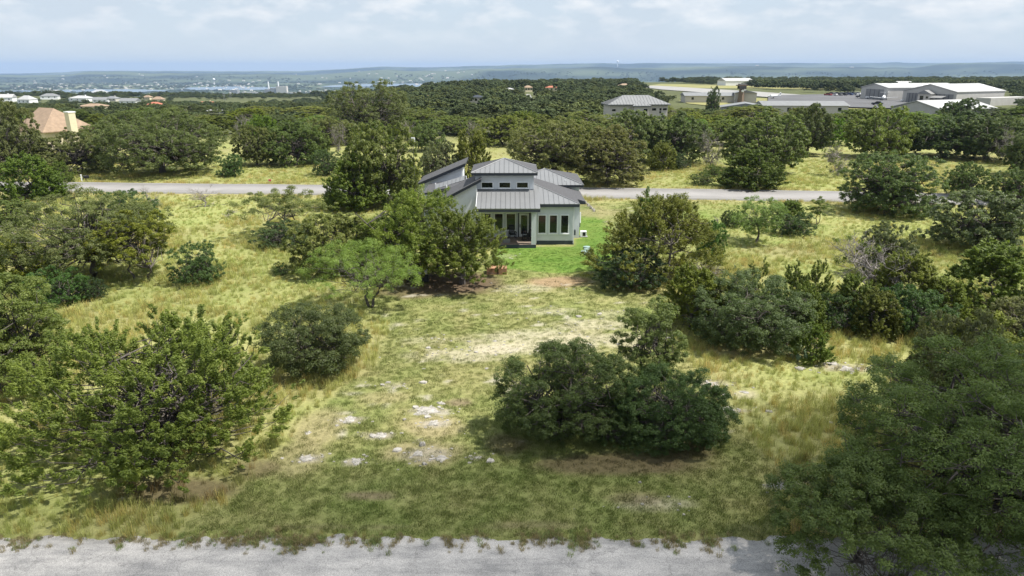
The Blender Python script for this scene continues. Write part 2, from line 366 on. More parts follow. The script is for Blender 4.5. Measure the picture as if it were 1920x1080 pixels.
L.new(tc.outputs['Object'], na.inputs['Vector']); L.new(tc.outputs['Object'], nb.inputs['Vector'])
ra = N.new('ShaderNodeMapRange'); ra.inputs['From Min'].default_value = 0.3; ra.inputs['From Max'].default_value = 0.7; ra.inputs['To Min'].default_value = 0.66; ra.inputs['To Max'].default_value = 1.34
rb = N.new('ShaderNodeMapRange'); rb.inputs['From Min'].default_value = 0.3; rb.inputs['From Max'].default_value = 0.7; rb.inputs['To Min'].default_value = 0.8; rb.inputs['To Max'].default_value = 1.2
L.new(na.outputs['Fac'], ra.inputs['Value']); L.new(nb.outputs['Fac'], rb.inputs['Value'])
mm = N.new('ShaderNodeMath'); mm.operation = 'MULTIPLY'; L.new(ra.outputs[0], mm.inputs[0]); L.new(rb.outputs[0], mm.inputs[1])
sv = N.new('ShaderNodeVectorMath'); sv.operation = 'SCALE'; L.new(at.outputs['Color'], sv.inputs[0]); L.new(mm.outputs[0], sv.inputs['Scale'])
L.new(sv.outputs[0], b.inputs['Base Color']); b.inputs['Roughness'].default_value = 0.95; b.inputs['Specular IOR Level'].default_value = 0.15
bp = N.new('ShaderNodeBump'); bp.inputs['Strength'].default_value = 0.7; bp.inputs['Distance'].default_value = 0.06; L.new(na.outputs['Fac'], bp.inputs['Height']); L.new(bp.outputs[0], b.inputs['Normal'])
ground = tag(link('ground', gm, gmat), 'rolling ground of dry meadow grass, mown lot and wooded valley', 'ground', kind='structure')

# ------------------------------------------------------------------ roads
def old_asphalt():
    m, nt, b = new_mat('weathered_asphalt'); N, L = nt.nodes, nt.links
    tc = N.new('ShaderNodeTexCoord')
    def noise(s, d=8, r=0.6, sc=None):
        n = N.new('ShaderNodeTexNoise'); n.inputs['Scale'].default_value = s; n.inputs['Detail'].default_value = d; n.inputs['Roughness'].default_value = r
        if sc:
            mp = N.new('ShaderNodeMapping'); mp.inputs['Scale'].default_value = sc; L.new(tc.outputs['Object'], mp.inputs[0]); L.new(mp.outputs[0], n.inputs['Vector'])
        else: L.new(tc.outputs['Object'], n.inputs['Vector'])
        return n
    big = noise(0.45, 5); streak = noise(1.0, 8, 0.65, (0.6, 2.6, 1)); grit = noise(38, 3, 0.8)
    r1 = N.new('ShaderNodeValToRGB'); e = r1.color_ramp.elements; e[0].position = 0.40; e[0].color = (0.27, 0.264, 0.26, 1); e[1].position = 0.60; e[1].color = (0.48, 0.46, 0.44, 1)
    ad = N.new('ShaderNodeMath'); ad.operation = 'MULTIPLY_ADD'; ad.inputs[1].default_value = 0.55; L.new(big.outputs['Fac'], ad.inputs[0])
    s2 = N.new('ShaderNodeMath'); s2.operation = 'MULTIPLY'; s2.inputs[1].default_value = 0.5; L.new(streak.outputs['Fac'], s2.inputs[0]); L.new(s2.outputs[0], ad.inputs[2])
    L.new(ad.outputs[0], r1.inputs[0])
    gr = N.new('ShaderNodeMapRange'); gr.inputs['From Min'].default_value = 0.3; gr.inputs['From Max'].default_value = 0.7; gr.inputs['To Min'].default_value = 0.45; gr.inputs['To Max'].default_value = 1.5
    L.new(grit.outputs['Fac'], gr.inputs['Value'])
    # cracks
    wob = noise(1.2, 6); mp = N.new('ShaderNodeVectorMath'); mp.operation = 'MULTIPLY_ADD'; mp.inputs[1].default_value = (1.1, 1.1, 1.1)
    L.new(wob.outputs['Color'], mp.inputs[0]); L.new(tc.outputs['Object'], mp.inputs[2])
    vo = N.new('ShaderNodeTexVoronoi'); vo.feature = 'DISTANCE_TO_EDGE'; vo.inputs['Scale'].default_value = 0.33; L.new(mp.outputs[0], vo.inputs['Vector'])
    cr = N.new('ShaderNodeMapRange'); cr.inputs['From Min'].default_value = 0.004; cr.inputs['From Max'].default_value = 0.009; cr.inputs['To Min'].default_value = 0.8; cr.inputs['To Max'].default_value = 1.0
    L.new(vo.outputs['Distance'], cr.inputs['Value'])
    mu = N.new('ShaderNodeMath'); mu.operation = 'MULTIPLY'; L.new(gr.outputs[0], mu.inputs[0]); L.new(cr.outputs[0], mu.inputs[1])
    sv = N.new('ShaderNodeVectorMath'); sv.operation = 'SCALE'; L.new(r1.outputs[0], sv.inputs[0]); L.new(mu.outputs[0], sv.inputs['Scale']); L.new(sv.outputs[0], b.inputs['Base Color'])
    b.inputs['Roughness'].default_value = 0.95; b.inputs['Specular IOR Level'].default_value = 0.2
    bp = N.new('ShaderNodeBump'); bp.inputs['Strength'].default_value = 0.5; bp.inputs['Distance'].default_value = 0.01; L.new(mu.outputs[0], bp.inputs['Height']); L.new(bp.outputs[0], b.inputs['Normal'])
    return m
M['road'] = old_asphalt()
xs = np.arange(-46, 46.01, 0.12)
_, NEAR_EDGE = at_z(960, 1009)
def near_edge(x):
    return NEAR_EDGE + 1.0 * (fbm(x / 1.3, 0 * x + 3.3, 61, 4) - 0.5) + 0.35 * (fbm(x / 0.35, 0 * x + 1.3, 63, 3) - 0.5)
ez = near_edge(xs)
rows = [np.full_like(xs, 6.0), np.full_like(xs, 12.0), ez - 0.5, ez]
zz = [0.03, 0.045, 0.035, 0.012]
v = np.concatenate([np.stack([xs, r + 0 * xs, np.full_like(xs, z)], 1) for r, z in zip(rows, zz)] + [np.stack([xs, ez + 0.05, np.full_like(xs, -0.08)], 1)])
n = len(xs); q = np.concatenate([np.stack([np.arange(n - 1) + k * n, np.arange(1, n) + k * n, np.arange(1, n) + (k + 1) * n, np.arange(n - 1) + (k + 1) * n], 1) for k in range(4)])
tag(link('old_road', npmesh('old_road', v, q, 4), M['road']), 'cracked pale grey asphalt road along the bottom edge', 'road', kind='structure')

xs = np.arange(-170, 171, 1.0)
M['pave'] = plain('grey_pavement', (0.26, 0.25, 0.243), 0.9, var=0.10, scale=0.35, bump=0.2)
cl = road_y(xs); n = len(xs)
def strip(name, o0, o1, z, mat):
    sl = np.gradient(cl, xs); nx, ny = -sl / np.sqrt(1 + sl ** 2), 1 / np.sqrt(1 + sl ** 2)
    zt = np.maximum(0, terr(xs, cl)) + z
    A = np.stack([xs + nx * o0, cl + ny * o0, zt], 1); B = np.stack([xs + nx * o1, cl + ny * o1, zt], 1)
    A2 = A.copy(); A2[:, 2] -= 0.5; B2 = B.copy(); B2[:, 2] -= 0.5
    v = np.concatenate([A2, A, B, B2]); i = np.arange(n - 1)
    q = np.concatenate([np.stack([i + k * n, i + 1 + k * n, i + 1 + (k + 1) * n, i + (k + 1) * n], 1) for k in range(3)])
    return link(name, npmesh(name, v, q, 4), mat)
tag(strip('paved_road', -3.3, 3.3, 0.16, M['pave']), 'light grey two-lane road crossing behind the grey house', 'road', kind='structure')
tag(strip('near_kerb', -3.62, -3.32, 0.24, M['concrete']), 'pale concrete kerb on the near side of the paved road', 'kerb', kind='structure')
tag(strip('far_kerb', 3.32, 3.62, 0.24, M['concrete']), 'pale concrete kerb on the far side of the paved road', 'kerb', kind='structure')

# ------------------------------------------------------------------ scattering (grass, woods)
def scatter(name, pts, rots, scl, tint, idx, protos, label, cat, kind='stuff'):
    """one object whose geometry nodes stand copies of the given tufts on its points"""
    m = bpy.data.meshes.new(name); m.vertices.add(len(pts)); m.vertices.foreach_set('co', np.asarray(pts, np.float32).ravel())
    def av(nm, ty, key, d): a = m.attributes.new(nm, ty, 'POINT'); a.data.foreach_set(key, np.ascontiguousarray(d).ravel())
    av('rot', 'FLOAT_VECTOR', 'vector', np.asarray(rots, np.float32)); av('scl', 'FLOAT_VECTOR', 'vector', np.asarray(scl, np.float32))
    av('tint', 'FLOAT_VECTOR', 'vector', np.asarray(tint, np.float32)); av('idx', 'INT', 'value', np.asarray(idx, np.int32))
    o = link(name, m)
    ng = bpy.data.node_groups.new(name, 'GeometryNodeTree'); ng.interface.new_socket('Geometry', in_out='INPUT', socket_type='NodeSocketGeometry'); ng.interface.new_socket('Geometry', in_out='OUTPUT', socket_type='NodeSocketGeometry')
    N, L = ng.nodes, ng.links
    gi = N.new('NodeGroupInput'); go = N.new('NodeGroupOutput'); ip = N.new('GeometryNodeInstanceOnPoints'); ci = N.new('GeometryNodeJoinGeometry')
    for p in protos:
        oi = N.new('GeometryNodeObjectInfo'); oi.inputs['Object'].default_value = p; gti = N.new('GeometryNodeGeometryToInstance'); L.new(oi.outputs['Geometry'], gti.inputs[0]); L.new(gti.outputs[0], ci.inputs[0])
    def na(nm, ty): a = N.new('GeometryNodeInputNamedAttribute'); a.data_type = ty; a.inputs['Name'].default_value = nm; return a.outputs['Attribute']
    er = N.new('FunctionNodeEulerToRotation'); L.new(na('rot', 'FLOAT_VECTOR'), er.inputs[0])
    L.new(gi.outputs[0], ip.inputs['Points']); L.new(ci.outputs[0], ip.inputs['Instance']); ip.inputs['Pick Instance'].default_value = True
    L.new(na('idx', 'INT'), ip.inputs['Instance Index']); L.new(er.outputs[0], ip.inputs['Rotation']); L.new(na('scl', 'FLOAT_VECTOR'), ip.inputs['Scale'])
    L.new(ip.outputs[0], go.inputs[0])
    md = o.modifiers.new('scatter', 'NODES'); md.node_group = ng
    return tag(o, label, cat, kind=kind)
def tint_mat(name, trans=0.3, leafv=False):
    m = bpy.data.materials.new(name); m.use_nodes = True; nt = m.node_tree; N, L = nt.nodes, nt.links; b = N['Principled BSDF']; out = N['Material Output']
    at = N.new('ShaderNodeAttribute'); at.attribute_name = 'tint'; at.attribute_type = 'INSTANCER'
    a2 = N.new('ShaderNodeAttribute'); a2.attribute_name = 'leafv'
    mr = N.new('ShaderNodeMapRange'); mr.inputs['To Min'].default_value = 0.65; mr.inputs['To Max'].default_value = 1.35; L.new(a2.outputs['Fac'], mr.inputs['Value'])
    sv = N.new('ShaderNodeVectorMath'); sv.operation = 'SCALE'; L.new(at.outputs['Vector'], sv.inputs[0]); L.new(mr.outputs[0], sv.inputs['Scale'])
    L.new(sv.outputs[0], b.inputs['Base Color']); b.inputs['Roughness'].default_value = 0.7; b.inputs['Specular IOR Level'].default_value = 0.2
    tr = N.new('ShaderNodeBsdfTranslucent'); L.new(sv.outputs[0], tr.inputs['Color']); sm = N.new('ShaderNodeMixShader'); sm.inputs[0].default_value = trans
    L.new(b.outputs[0], sm.inputs[1]); L.new(tr.outputs[0], sm.inputs[2]); L.new(sm.outputs[0], out.inputs['Surface'])
    return m
M['blade'] = tint_mat('grass_blades', 0.45)
def tuft(name, seed, n, h, spread, wid, lean):
    r = np.random.default_rng(seed); vv = []; ff = []; lv = []
    for i in range(n):
        a = r.uniform(0, 2 * pi); rad = spread * math.sqrt(r.uniform()); bx, by = rad * cos(a), rad * sin(a)
        hh = h * r.uniform(0.55, 1.0); l = lean * r.uniform(0.2, 1.0); la = r.uniform(0, 2 * pi); w = wid * r.uniform(0.7, 1.3); wa = r.uniform(0, pi)
        dx, dy = cos(wa) * w / 2, sin(wa) * w / 2; k = len(vv)
        mx, my = bx + cos(la) * l * hh * .35, by + sin(la) * l * hh * .35; tx, ty = bx + cos(la) * l * hh, by + sin(la) * l * hh
        vv += [(bx - dx, by - dy, -.03), (bx + dx, by + dy, -.03), (mx + dx * .8, my + dy * .8, hh * .6), (mx - dx * .8, my - dy * .8, hh * .6), (tx, ty, hh)]
        ff += [(k, k + 1, k + 2, k + 3), (k + 3, k + 2, k + 4)]; u = r.uniform(); lv += [u, u]
    m = pymesh(name, vv, ff); m.attributes.new('leafv', 'FLOAT', 'FACE').data.foreach_set('value', np.array(lv, np.float32)); m.materials.append(M['blade'])
    return bpy.data.objects.new(name, m)
HOUSE = (-11, 7.4, 63.6, 83.5)
def free(x, y):
    ok = ~((x > HOUSE[0] + 6.5) & (x < HOUSE[1]) & (y > HOUSE[2]) & (y < HOUSE[3])); ok &= ~((x > HOUSE[0]) & (x < HOUSE[1]) & (y > 66) & (y < HOUSE[3]))
    return ok & (np.abs(y - road_y(x)) > 3.75) & (y > near_edge(x) + 0.02)
rg = np.random.default_rng(5)
def field(y0, y1, dens, seed):
    r = np.random.default_rng(seed); w = 0.84 * y1 + 6; n = int((y1 - y0) * 2 * w * dens)
    x = r.uniform(-w, w, n); y = r.uniform(y0, y1, n); k = np.abs(x) < 0.84 * y + 6; k &= free(x, y); return x[k], y[k], r
tall_p, short_p = [], []
for (y0, y1, dt, ds, s) in [(20, 30, 13, 48, 1), (30, 45, 10, 28, 2), (45, 65, 6, 12, 3), (65, 92, 3.6, 4, 4), (92, 130, 2.2, 0.4, 6), (130, 180, 0.5, 0.0, 7)]:
    x, y, r = field(y0, y1, dt, s); C, T, B, mw, lw_ = ground_state(x, y)
    k = (T > 0.12) & (r.uniform(size=len(x)) > B * 0.9); x, y, C, T = x[k], y[k], C[k], T[k]; nn = len(x)
    sc_ = (0.22 + 0.50 * T) * r.uniform(0.6, 1.25, nn) * (0.75 + 0.5 * fbm(x / 2.2, y / 2.2, 19, 3)) * (1 - 0.35 * sstep(95, 140, y))
    pal = r.uniform(size=nn)[:, None]; tn = C * (1.08 + 0.5 * r.uniform(size=(nn, 1))) * np.where(pal < 0.22, np.array([[1.25, 1.05, 0.9]]), np.array([[1.0, 1.05, 0.85]]))
    tall_p.append((x, y, sc_, tn, r.uniform(0, 2 * pi, nn), 1 + (y > 45) * 0.5 + (y > 92) * 0.9, r.integers(0, 6, nn)))
    if ds:
        x, y, r = field(y0, y1, ds, s + 50); C, T, B, mw, lw_ = ground_state(x, y)
        k = (T < 0.2) & (r.uniform(size=len(x)) > B * 0.93); x, y, C = x[k], y[k], C[k]; nn = len(x); lw_ = lw_[k]
        tn = C * (0.75 + 0.65 * r.uniform(size=(nn, 1))) * np.array([[0.95, 1.06, 0.85]])
        cl_ = fbm(x / 0.5, y / 0.5, 77, 3)
        short_p.append((x, y, (0.7 + 0.55 * cl_) * r.uniform(0.6, 1.2, nn) * (1 - 0.35 * lw_), tn, r.uniform(0, 2 * pi, nn), 1 + (y > 45) * 0.6, r.integers(0, 5, nn)))
def cat_(L_, i): return np.concatenate([a[i] for a in L_])
def lay(name, P, protos, label, cat, jitter):
    x, y, s, t, rz, wx, ix = [cat_(P, i) for i in range(7)]
    z = terr(x, y); r = np.random.default_rng(9); n = len(x)
    rot = np.stack([r.normal(0, jitter, n), r.normal(0, jitter, n), rz], 1)
    return scatter(name, np.stack([x, y, z], 1), rot, np.stack([s * wx, s * wx, s], 1), t, ix, protos, label, cat)
lay('tall_meadow_grass', tall_p, [tuft('tall_tuft_%d' % k, 100 + k, 26, 0.85, 0.30, 0.022, 0.55) for k in range(6)], 'tall dry yellow-green grass standing in the unmown meadow', 'grass', 0.08)
lay('mown_grass', short_p, [tuft('short_tuft_%d' % k, 200 + k, 24, 0.10, 0.18, 0.013, 1.0) for k in range(5)], 'short mown grass over the cleared lot', 'grass', 0.05)
# weeds rooted in the broken edge of the old road
r = np.random.default_rng(31)
wx_ = np.concatenate([r.normal(at_z(c, 1018)[0], w, k) for c, w, k in [(40, .5, 46), (150, .1, 8), (235, .3, 22), (305, .1, 6), (360, .3, 26), (430, .35, 40), (480, .4, 60), (540, .4, 70), (590, .3, 44), (650, .2, 20), (700, .25, 26), (840, .12, 14), (870, .1, 8),
                                                              (905, .15, 16), (985, .15, 12), (1025, .35, 60), (1080, .3, 50), (1100, .15, 16), (1190, .1, 12), (1255, .25, 40), (1330, .2, 34), (745, .1, 8), (560, .2, 10)]] + [r.uniform(-17, 17, 60)])
wy_ = near_edge(wx_) - np.abs(r.normal(0.05, 0.34, len(wx_))); wy_ += np.where(r.uniform(size=len(wx_)) < 0.25, 0.3, 0)
n = len(wx_); tn = np.array([[0.33, 0.28, 0.14]]) * r.uniform(0.7, 1.3, (n, 1)) * np.where(r.uniform(size=(n, 1)) < 0.3, np.array([[0.8, 1.15, 0.8]]), 1.0)
scatter('roadside_weeds', np.stack([wx_, wy_, np.full(n, 0.03)], 1), np.stack([0 * wx_, 0 * wx_, r.uniform(0, 6.28, n)], 1), np.repeat(r.uniform(0.3, 0.9, (n, 1)), 3, 1) * np.array([[1, 1, 0.75]]), tn, r.integers(0, 4, n),
        [tuft('weed_%d' % k, 300 + k, 40, 0.34, 0.17, 0.014, 1.0) for k in range(4)], 'brown weeds rooted along the broken edge of the old road', 'weeds')
# ------------------------------------------------------------------ trees
def tubes(paths, sides=5):
    """paths: list of (points k x 3, radii k) -> vertices, quads"""
    V, F, o = [], [], 0
    for P, Rr, n in paths:
        P = np.asarray(P, float); k = len(P); T = np.gradient(P, axis=0); T /= np.linalg.norm(T, axis=1)[:, None] + 1e-9
        ref = np.where(np.abs(T[:, 2:3]) < 0.9, np.array([[0, 0, 1.0]]), np.array([[1.0, 0, 0]]))
        U = np.cross(T, ref); U /= np.linalg.norm(U, axis=1)[:, None] + 1e-9; Wv = np.cross(T, U)
        a = np.arange(n) * 2 * pi / n
        ring = P[:, None, :] + (U[:, None, :] * np.cos(a)[None, :, None] + Wv[:, None, :] * np.sin(a)[None, :, None]) * np.asarray(Rr)[:, None, None]
        V.append(ring.reshape(-1, 3))
        i = np.arange(k - 1)[:, None] * n; j = np.arange(n)[None, :]; j2 = (j + 1) % n
        F.append(np.stack([i + j, i + j2, i + n + j2, i + n + j], -1).reshape(-1, 4) + o); o += k * n
    return np.concatenate(V), np.concatenate(F)
def bend(r, a, b, k=5, wob=0.12, sag=0.0):
    a = np.asarray(a, float); b = np.asarray(b, float); t = np.linspace(0, 1, k)[:, None]; L_ = np.linalg.norm(b - a)
    P = a * (1 - t) + b * t; P[1:-1] += r.normal(0, wob * L_, (k - 2, 3)) * (np.sin(t[1:-1] * pi)); P[:, 2] += sag * L_ * np.sin(t[:, 0] * pi); return P
def unit(v): return v / (np.linalg.norm(v, axis=-1, keepdims=True) + 1e-9)
def rand_dirs(r, n): return unit(r.normal(size=(n, 3)))
def leaves_mesh(name, pos, nrm, tan_, ln, wd, val, mat):
    t = unit(tan_ - nrm * np.sum(tan_ * nrm, 1, keepdims=True)); b = np.cross(nrm, t); ln = ln[:, None] / 2; wd = wd[:, None] / 2
    v = np.stack([pos - t * ln * .8 - b * wd, pos - t * ln * .8 + b * wd, pos + t * ln * 1.1], 1).reshape(-1, 3)
    n = len(pos); m = npmesh(name, v, np.arange(n * 3).reshape(n, 3), 3)
    m.attributes.new('leafv', 'FLOAT', 'FACE').data.foreach_set('value', val.astype(np.float32)); m.materials.append(mat); return m

def fit(v, f, crown, Wd, H):
    """stretch trunk and crown together to the wanted spread and height"""
    n = len(crown.vertices); c = np.empty(n * 3, np.float32); crown.vertices.foreach_get('co', c); c = c.reshape(-1, 3)
    mid = (np.percentile(c[:, :2], 1, axis=0) + np.percentile(c[:, :2], 99, axis=0)) / 2
    e = (np.percentile(c[:, :2], 98.5, axis=0) - np.percentile(c[:, :2], 1.5, axis=0)).mean()
    S = np.array([Wd / e, Wd / e, H / np.percentile(c[:, 2], 99.7)], np.float32)
    crown.vertices.foreach_set('co', np.ascontiguousarray(c * S).ravel()); crown.update()
    tm = npmesh('trunk', v * S, f, 4); tm.materials.append(M['bark']); return tm, crown

def oak_shape(seed, Wd, H, nl, nc, nleaf, leaf, base=0.10, mat='oak', trunk_r=None, flat=1.0, airy=0.0, droop=0.0, stems=1, low=-0.7, asp=0.5, clump=1.0):
    """broad-leaved crown: lobes on limbs, clumps of leaves over the lobes. returns trunk mesh, crown mesh"""
    r = np.random.default_rng(seed); R_ = Wd / 2; cz = H * (base + (1 - base) * 0.44); rz = H * (1 - base) * 0.56
    d = rand_dirs(r, nl * 6); d = d[d[:, 2] > low][:nl]
    if low < -0.5:
        k = max(5, nl // 4); a = r.uniform(0, 2 * pi, k); zc = (r.uniform(0.06, 0.24, k) * H + base * H * 0.5 - cz) / rz; q = np.sqrt(np.maximum(0.1, 1 - zc ** 2)); d = np.concatenate([d, np.stack([np.cos(a) * q, np.sin(a) * q, zc], 1)])
    wob = r.uniform(0.72, 1.1, len(d))
    lr = R_ * r.uniform(0.22, 0.42, len(d)) * (14 / max(nl, 14)) ** 0.36
    fill = np.where(r.uniform(size=len(d)) < 0.2, 0.5, 1.0)
    shape_ = 0.82 + 0.36 * fbm(d[:, 0] * 1.7 + 5, d[:, 1] * 1.7 + d[:, 2] * 1.3, seed, 3); ctr = d * np.array([R_, R_, rz]) * ((0.72 + 0.12 * (nl > 45)) * wob ** 0.6 * fill * shape_)[:, None] + np.array([0, 0, cz])
    zmin = lr * 0.55 * flat + base * H * 0.6; ctr[:, 2] = np.maximum(ctr[:, 2], zmin)
    ax = np.stack([lr, lr, lr * flat * min(1.0, 1.25 * rz / R_ + .25)], 1)
    cl = []
    for i in range(len(d)):
        q = rand_dirs(r, nc * 2); q = q[(q[:, 2] > -0.5)][:nc]
        c = ctr[i] + q * ax[i] * r.uniform(0.66, 1.1, (len(q), 1))
        s = (((c[:, None, :] - ctr[None]) / ax[None]) ** 2).sum(-1); s[:, i] = 9
        c = c[(s.min(1) > 0.40)]
        if airy: c = c[r.uniform(size=len(c)) > airy]
        cl += [(i, cc) for cc in c]
    m = len(cl); wgt = r.uniform(0.5, 1.5, m) * lr[[i for i, _ in cl]] ** 1.3; cnt = np.maximum(12, (nleaf * wgt / wgt.sum()).astype(int))
    ci = np.repeat(np.arange(m), cnt); n = len(ci); CC = np.array([c for _, c in cl]); rad = lr[[i for i, _ in cl]] * r.uniform(0.22, 0.42, m) * clump
    q = rand_dirs(r, n); q[:, 2] = np.where(q[:, 2] < -0.5, -q[:, 2], q[:, 2])
    P = CC[ci] + q * (rad[ci] * r.uniform(0.1, 1.0, n) ** 0.45)[:, None] * np.array([1.05, 1.05, 0.95])
    if droop: P[:, 2] -= droop * rad[ci] * r.uniform(0, 1, n) ** 2 * 2
    Vv = np.clip(0.55 * r.uniform(0.0, 1.0, m)[ci] + 0.45 * r.uniform(0, 1, n), 0, 1); Dn = q
    k = P[:, 2] > 0.05; P, Dn, Vv = P[k], Dn[k], Vv[k]; n = len(P)
    nrm = unit(Dn * 1.0 + rand_dirs(r, n) * 0.7 + np.array([0, 0, 0.3]))
    tg = rand_dirs(r, n) + Dn * 0.5 - np.array([0, 0, droop])
    crown = leaves_mesh('crown', P, nrm, tg, leaf * r.uniform(0.7, 1.35, n), leaf * asp * r.uniform(0.7, 1.3, n), Vv, LEAF[mat])
    tr = trunk_r or 0.022 * H + 0.016 * R_
    paths = []; roots = []
    for s_ in range(stems):
        bx = r.normal(0, 0.05 * Wd if stems > 1 else 0, 2); top = np.array([bx[0] * 2.2 + r.normal(0, .04 * Wd), bx[1] * 2.2 + r.normal(0, .04 * Wd), H * max(base * 1.6, 0.22) * r.uniform(0.8, 1.2)])
        rr = tr / stems ** 0.5; bp_ = bend(r, (bx[0], bx[1], -0.25), top, 5, 0.07); paths.append((bp_, rr * np.array([1.5, 1.1, 0.95, 0.88, 0.8]), 8)); roots.append(top)
    for i in range(len(d)):
        a = roots[i % stems]; pth = bend(r, a, ctr[i], 7, 0.09, 0.06); paths.append((pth, np.linspace(tr * 0.40 / stems ** .25, tr * 0.06, 7), 4))
    for (i, cc) in cl:
        if r.uniform() < 0.4: paths.append((bend(r, ctr[i] + r.normal(0, 0.1 * lr[i], 3), cc, 3, 0.15), np.linspace(tr * 0.07, tr * 0.02, 3), 3))
    v, f = tubes(paths); return fit(v, f, crown, Wd, H)

def juniper_shape(seed, Wd, H, ncone, nleaf, leaf, base=0.03, spire=1.0, point=0.6, mat='juniper', airy=0.0, stems=3, tr=None, width=0.15, tufts=9, shell=0.3):
    """cedar crown: many leaning flame-shaped sprays of small tufts; point 0 = dome, 1 = cone"""
    r = np.random.default_rng(seed); R_ = Wd / 2; T, TA, TR, TV, mids = [], [], [], [], []
    for i in range(ncone):
        if airy and r.uniform() < airy: continue
        a = r.uniform(0, 2 * pi); zf = base + (1 - base) * (1 - math.sqrt(1 - r.uniform(0, 1) * 0.97)) * 1.0 if point > 0.55 else base + (1 - base) * r.uniform(0, 0.9)
        prof = (1 - zf) ** (0.30 + 0.65 * point) * (0.70 + 0.30 * float(sstep(0, 0.22, zf)))
        rad = R_ * prof * r.uniform(0, 1.0) ** shell * (0.72 + 0.5 * float(fbm(np.array([cos(a) * 1.8 + 9]), np.array([sin(a) * 1.8 + zf * 3]), seed)[0]))
        c = np.array([cos(a) * rad, sin(a) * rad, zf * H]); out = np.array([cos(a), sin(a), 0])
        hgt = H * r.uniform(0.10, 0.20) * (1.1 - 0.3 * zf) * (0.7 + 0.5 * min(1, 60 / ncone)) * spire; wdt = Wd * width * r.uniform(0.55, 1.15) * 0.5
        ax = unit(np.array([0, 0, 1.0]) + out * (1.2 * (1 - zf) * rad / R_ + 0.1) + r.normal(0, 0.2, 3))
        k = max(4, int(tufts * r.uniform(.7, 1.3))); s = np.linspace(0, 1, k); q = rand_dirs(r, k); q = unit(q - ax * np.sum(q * ax, 1, keepdims=True))
        T.append(c + ax * (s * hgt)[:, None] + q * (wdt * (1 - 0.75 * s) * r.uniform(.6, 1.1, k))[:, None]); TA.append(unit(ax + q * (0.9 - 0.6 * s)[:, None])); TR.append(wdt * r.uniform(0.24, 0.44, k) * (1.1 - .4 * s)); TV.append(0.5 * r.uniform(0, 1) + 0.25 * r.uniform(0, 1, k))
        mids.append((c, c + ax * hgt * 0.7))
    T = np.concatenate(T); TA = np.concatenate(TA); TR = np.concatenate(TR); TV = np.concatenate(TV); m = len(T)
    w = TR ** 2; cnt = np.maximum(5, (nleaf * w / w.sum()).astype(int)); ci = np.repeat(np.arange(m), cnt); n = len(ci)
    q = rand_dirs(r, n); P = T[ci] + q * (TR[ci] * 0.72 * r.uniform(0, 1, n) ** 0.5)[:, None] + TA[ci] * (TR[ci] * r.uniform(-.6, 1.5, n))[:, None]
    k = P[:, 2] > 0.04; P, q, ci = P[k], q[k], ci[k]; n = len(P); Ax = TA[ci]; Vv = np.clip(TV[ci] + 0.3 * r.uniform(0, 1, n), 0, 1)
    nrm = unit(q * 0.8 + rand_dirs(r, n) * 0.6 + np.array([0, 0, 0.45])); tg = Ax * 1.0 + q * 0.5 + rand_dirs(r, n) * 0.5
    crown = leaves_mesh('crown', P, nrm, tg, leaf * r.uniform(0.7, 1.4, n), leaf * 0.58 * r.uniform(0.7, 1.3, n), Vv, LEAF[mat])
    tr = tr or 0.018 * H + 0.008 * Wd; paths = []; tops = []
    for s_ in range(stems):
        b0 = r.normal(0, 0.03 * Wd, 2); lean = r.normal(0, 0.16 * Wd, 2) if stems > 1 else r.normal(0, 0.03 * Wd, 2)
        t_ = np.array([b0[0] + lean[0], b0[1] + lean[1], H * r.uniform(0.6, 0.82)])
        pth = bend(r, (b0[0], b0[1], -0.2), t_, 8, 0.05); paths.append((pth, np.linspace(tr * 1.2 / stems ** .4, tr * 0.12, 8), 6)); tops.append(pth)
    for (c0, c1) in mids:
        pth = tops[r.integers(stems)]; j = int(np.argmin(np.linalg.norm(pth - c0, axis=1) + np.maximum(0, pth[:, 2] - c0[2]) * 2))
        b_ = bend(r, pth[j], c0, 5, 0.07, -0.03); paths.append((np.vstack([b_, c1[None]]), np.concatenate([np.linspace(tr * 0.20, tr * 0.07, 5), [tr * 0.02]]), 3))
    v, f = tubes(paths); return fit(v, f, crown, Wd, H)

